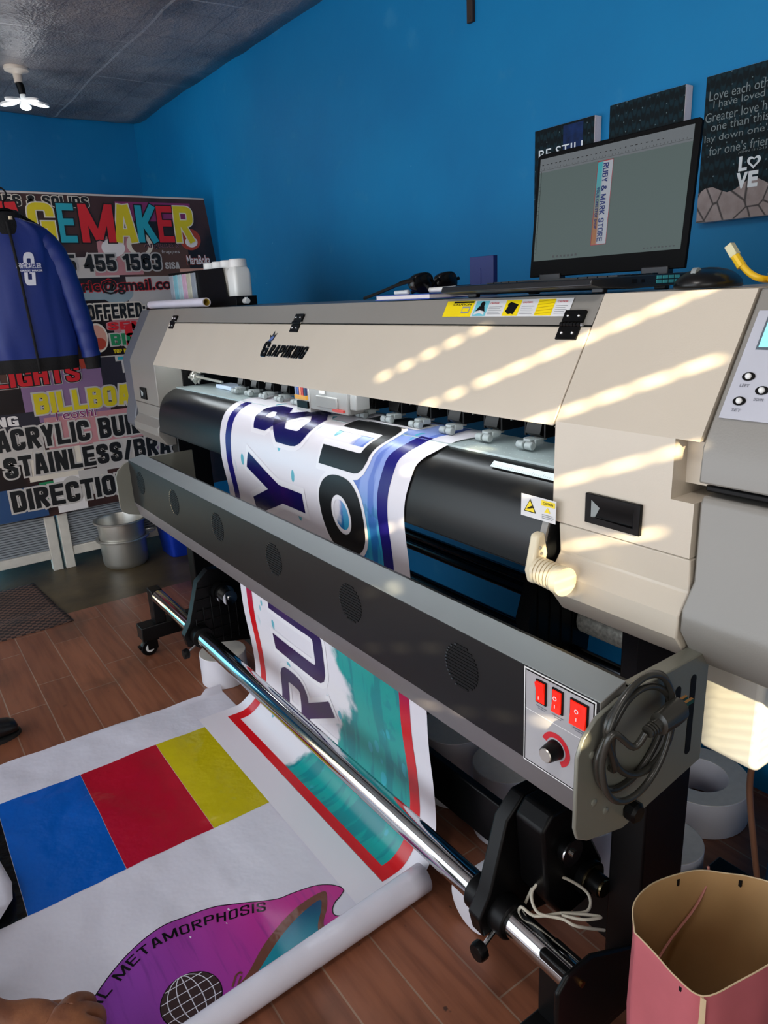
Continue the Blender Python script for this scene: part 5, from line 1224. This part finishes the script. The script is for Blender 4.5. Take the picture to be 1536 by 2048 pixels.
def bring(z, k, wob): return [(cx + (v.x-cx)*k + wob*noise.noise((v.x*14, v.y*14, z*6)), cy + (v.y-cy)*k + wob*noise.noise((v.x*14+7, v.y*14, z*6)), z*v.z/.478) for v in rimS]
PINK = mat('pink_paper', '#c0666e', .42, var=.14, vs=7, bump=.12, bs=12); TAN = mat('kraft_inside', '#b08a5c', .6, var=.12, vs=7)
q = G(); q.loft([bring(z, .90+.10*z/.478, .006 if 0 < z < .47 else .002) for z in (.0005, .06, .14, .22, .30, .38, .44, .478)], 0, cap=False)
q.build('bag_outside', PINK, bag, smooth=60, normals=True)
q = G(); q.loft([[(cx + (x-cx)*.988, cy + (y-cy)*.988, z) for x, y, z in bring(z, .90+.10*z/.478, .006 if 0 < z < .47 else .002)] for z in (.0015, .06, .14, .22, .30, .38, .44, .478)], 0, cap=False)
q.face([(cx + (v.x-cx)*.885, cy + (v.y-cy)*.885, .0015) for v in rimS]); q.build('bag_inside', TAN, bag, smooth=60)
q = G(); q.tube([(a*1.0, b, c) for a, b, c in bring(.478, 1, .002)], .0011, 6, 0, closed=True); q.build('rim_edge', mat('kraft_edge', '#c9b08c', .6), bag)
q = G(); fr_ = [bring(z, .903+.10*z/.478, .006 if 0 < z < .47 else .002)[15] for z in (.002, .06, .14, .22, .30, .38, .44, .476)]
q.loft([[(x-.005, y-.0008, z), (x, y-.0018, z), (x+.005, y-.0005, z), (x, y+.001, z)] for x, y, z in fr_]); q.build('glued_seam', mat('kraft_edge', '#c9b08c', .6), bag)
for (i, dz) in ((11, 0), (52, 0), (42, 0), (25, 0)):
    v = bring(.478, .985, .002)[i]; q = G(); q.obox((v[0], v[1], v[2]-.014), (.004, .004, .011), Matrix.Identity(3)); q.build('handle_slot', INKBLK, bag)
q = G(); hp = [(-.462, .895, .482), (-.458, .890, .46), (-.462, .87, .42), (-.475, .83, .37), (-.480, .79, .33)]
q.tube(spline(hp, 6), .002, 6); q.build('fold_crease', mat('pink_edge', '#b5766c', .5), bag)
q = G(); q.box(-.565, -.40, 1.33, 1.53, .0005, .16); q.box(-.53, -.47, 1.38, 1.45, .16, .18)
tag(q.build('storage_box', mat('dark_blue_plastic', '#16324a', .45), None, bevel=.006), 'dark blue box in shadow on the floor behind the pink bag', 'box')

# ------------------------------------------------------------------ crouching helper's hand and the shoe at the left edge
so = thing('black_shoe', 'toe of a black shoe on the tiles at the left edge', 'shoe', (-2.46, .06, 0))
q = G()
def shr(x, w_, h): return [(x, .075 + math.copysign(abs(cos(a))**.8, cos(a))*w_, max(.006, .012 + h*(.5+.5*sin(a)))) for a in [2*pi*i/24 for i in range(24)]]
sec = [(.175, .012, .02), (.168, .030, .036), (.150, .040, .046), (.11, .046, .055), (.05, .046, .075), (0, .040, .095), (-.06, .036, .10), (-.10, .034, .10)]
q.loft([[( -2.45 + .45*(.12-px)*0 + (y-.075)*1.0, .160 - (.175-px), z) for x, y, z in shr(0, w_, h)] for px, w_, h in sec]); q.build('upper', mat('black_leather', '#111113', .35), so, smooth=60)
q = G(); q.loft([[( -2.45 + (y-.075)*1.06, .162 - (.175-px)*1.01, .0005 + zz) for x, y, z in shr(0, w_, .1)] for zz in () for px, w_, h in sec] or [[(-2.45 + .048*cos(a)*(1 if sin(a) > -.5 else .8), .075 + .092*sin(a), z) for a in [2*pi*i/32 for i in range(32)]] for z in (.0005, .012)]); q.build('sole', mat('rubber_sole', '#1a1a1a', .7), so)
SKIN = NT('brown_skin', .5); p = SKIN.n('TexCoord').outputs['Object']; SKIN.lk(SKIN.mix(SKIN.ramp(SKIN.noise(p, 18, 4), .35, .7), lin('#75452c'), lin('#9a6240')), SKIN.b.inputs['Base Color'])
SKIN.b.inputs['Subsurface Weight'].default_value = .08; SKIN.b.inputs['Subsurface Radius'].default_value = (.01, .004, .002)
bpk = SKIN.n('Bump'); bpk.inputs['Strength'].default_value = .35; bpk.inputs['Distance'].default_value = .003; SKIN.lk(SKIN.noise(p, 90, 4), bpk.inputs['Height']); SKIN.lk(bpk.outputs[0], SKIN.b.inputs['Normal'])
def skin(name, verts, edges, radii, m_, parent, root=0, lv=2):
    me = bpy.data.meshes.new(name); me.from_pydata([Vector(v) for v in verts], edges, []); o = bpy.data.objects.new(name, me); C.objects.link(o)
    sk = o.modifiers.new('skin', 'SKIN'); sk.use_smooth_shade = True
    if not me.skin_vertices: bpy.context.view_layer.objects.active = o
    lay_ = me.skin_vertices[0].data if me.skin_vertices else None
    if lay_:
        for i, r in enumerate(radii): lay_[i].radius = (r, r) if not isinstance(r, tuple) else r; lay_[i].use_root = (i == root)
    sb = o.modifiers.new('sub', 'SUBSURF'); sb.levels = lv; sb.render_levels = lv
    dg = bpy.context.evaluated_depsgraph_get(); dg.update(); m2 = bpy.data.meshes.new_from_object(o.evaluated_get(dg))
    o.modifiers.clear(); o.data = m2; bpy.data.meshes.remove(me); m2.materials.clear(); m2.materials.append(m_)
    for q_ in m2.polygons: q_.use_smooth = True
    if parent: o.parent = parent; o.location = -ORG[parent.name]
    return o

ph = thing('person', 'bare brown fist, forearm and dark trouser leg of a crouching person, lower left corner', 'person', (-1.25, .0, 0))
HO = Vector((-1.158, .034, .104)); SCL = 1.22
def hp_(x, y, z): return HO + Vector((x, y, z))*SCL
V_ = [hp_(-.085, -.105, .055), hp_(-.066, -.078, .020), hp_(-.032, -.032, .004), hp_(0, 0, 0)]; E_ = [(0, 1), (1, 2), (2, 3)]; R__ = [.034, .030, (.046, .026), (.048, .024)]
V_ += [hp_(-.12, -.20, .10), hp_(-.19, -.36, .19)]; E_ += [(0, 4), (4, 5)]; R__ += [.043, .054]
for k, ((kx, ky), r) in enumerate([((-.038, .026), .017), ((-.012, .032), .018), ((.014, .026), .0175), ((.036, .010), .0155)]):
    b = len(V_); f = (k-1.5)*.004
    V_ += [hp_(kx, ky, .006 - .003*abs(k-1.2)), hp_(kx+f+.004, ky+.024, -.012), hp_(kx+f+.004, ky+.022, -.040), hp_(kx+f, ky+.004, -.054)]
    E_ += [(3, b), (b, b+1), (b+1, b+2), (b+2, b+3)]; R__ += [r*1.15, r*.88, r*.74, r*.62]
b = len(V_); V_ += [hp_(-.062, -.020, -.012), hp_(-.066, .014, -.030), hp_(-.050, .034, -.042)]; E_ += [(2, b), (b, b+1), (b+1, b+2)]; R__ += [.020, .0155, .0125]
skin('arm_and_hand', V_, E_, R__, SKIN.m, ph, root=2)
TR = mat('dark_olive_trousers', '#1f2119', .8, bump=.4, bs=60)
skin('trouser_leg', [(-1.395, -.105, .085), (-1.43, -.15, .10), (-1.60, -.36, .22), (-1.78, -.58, .34)], [(0, 1), (1, 2), (2, 3)], [.055, .072, .085, .10], TR, ph, root=1)
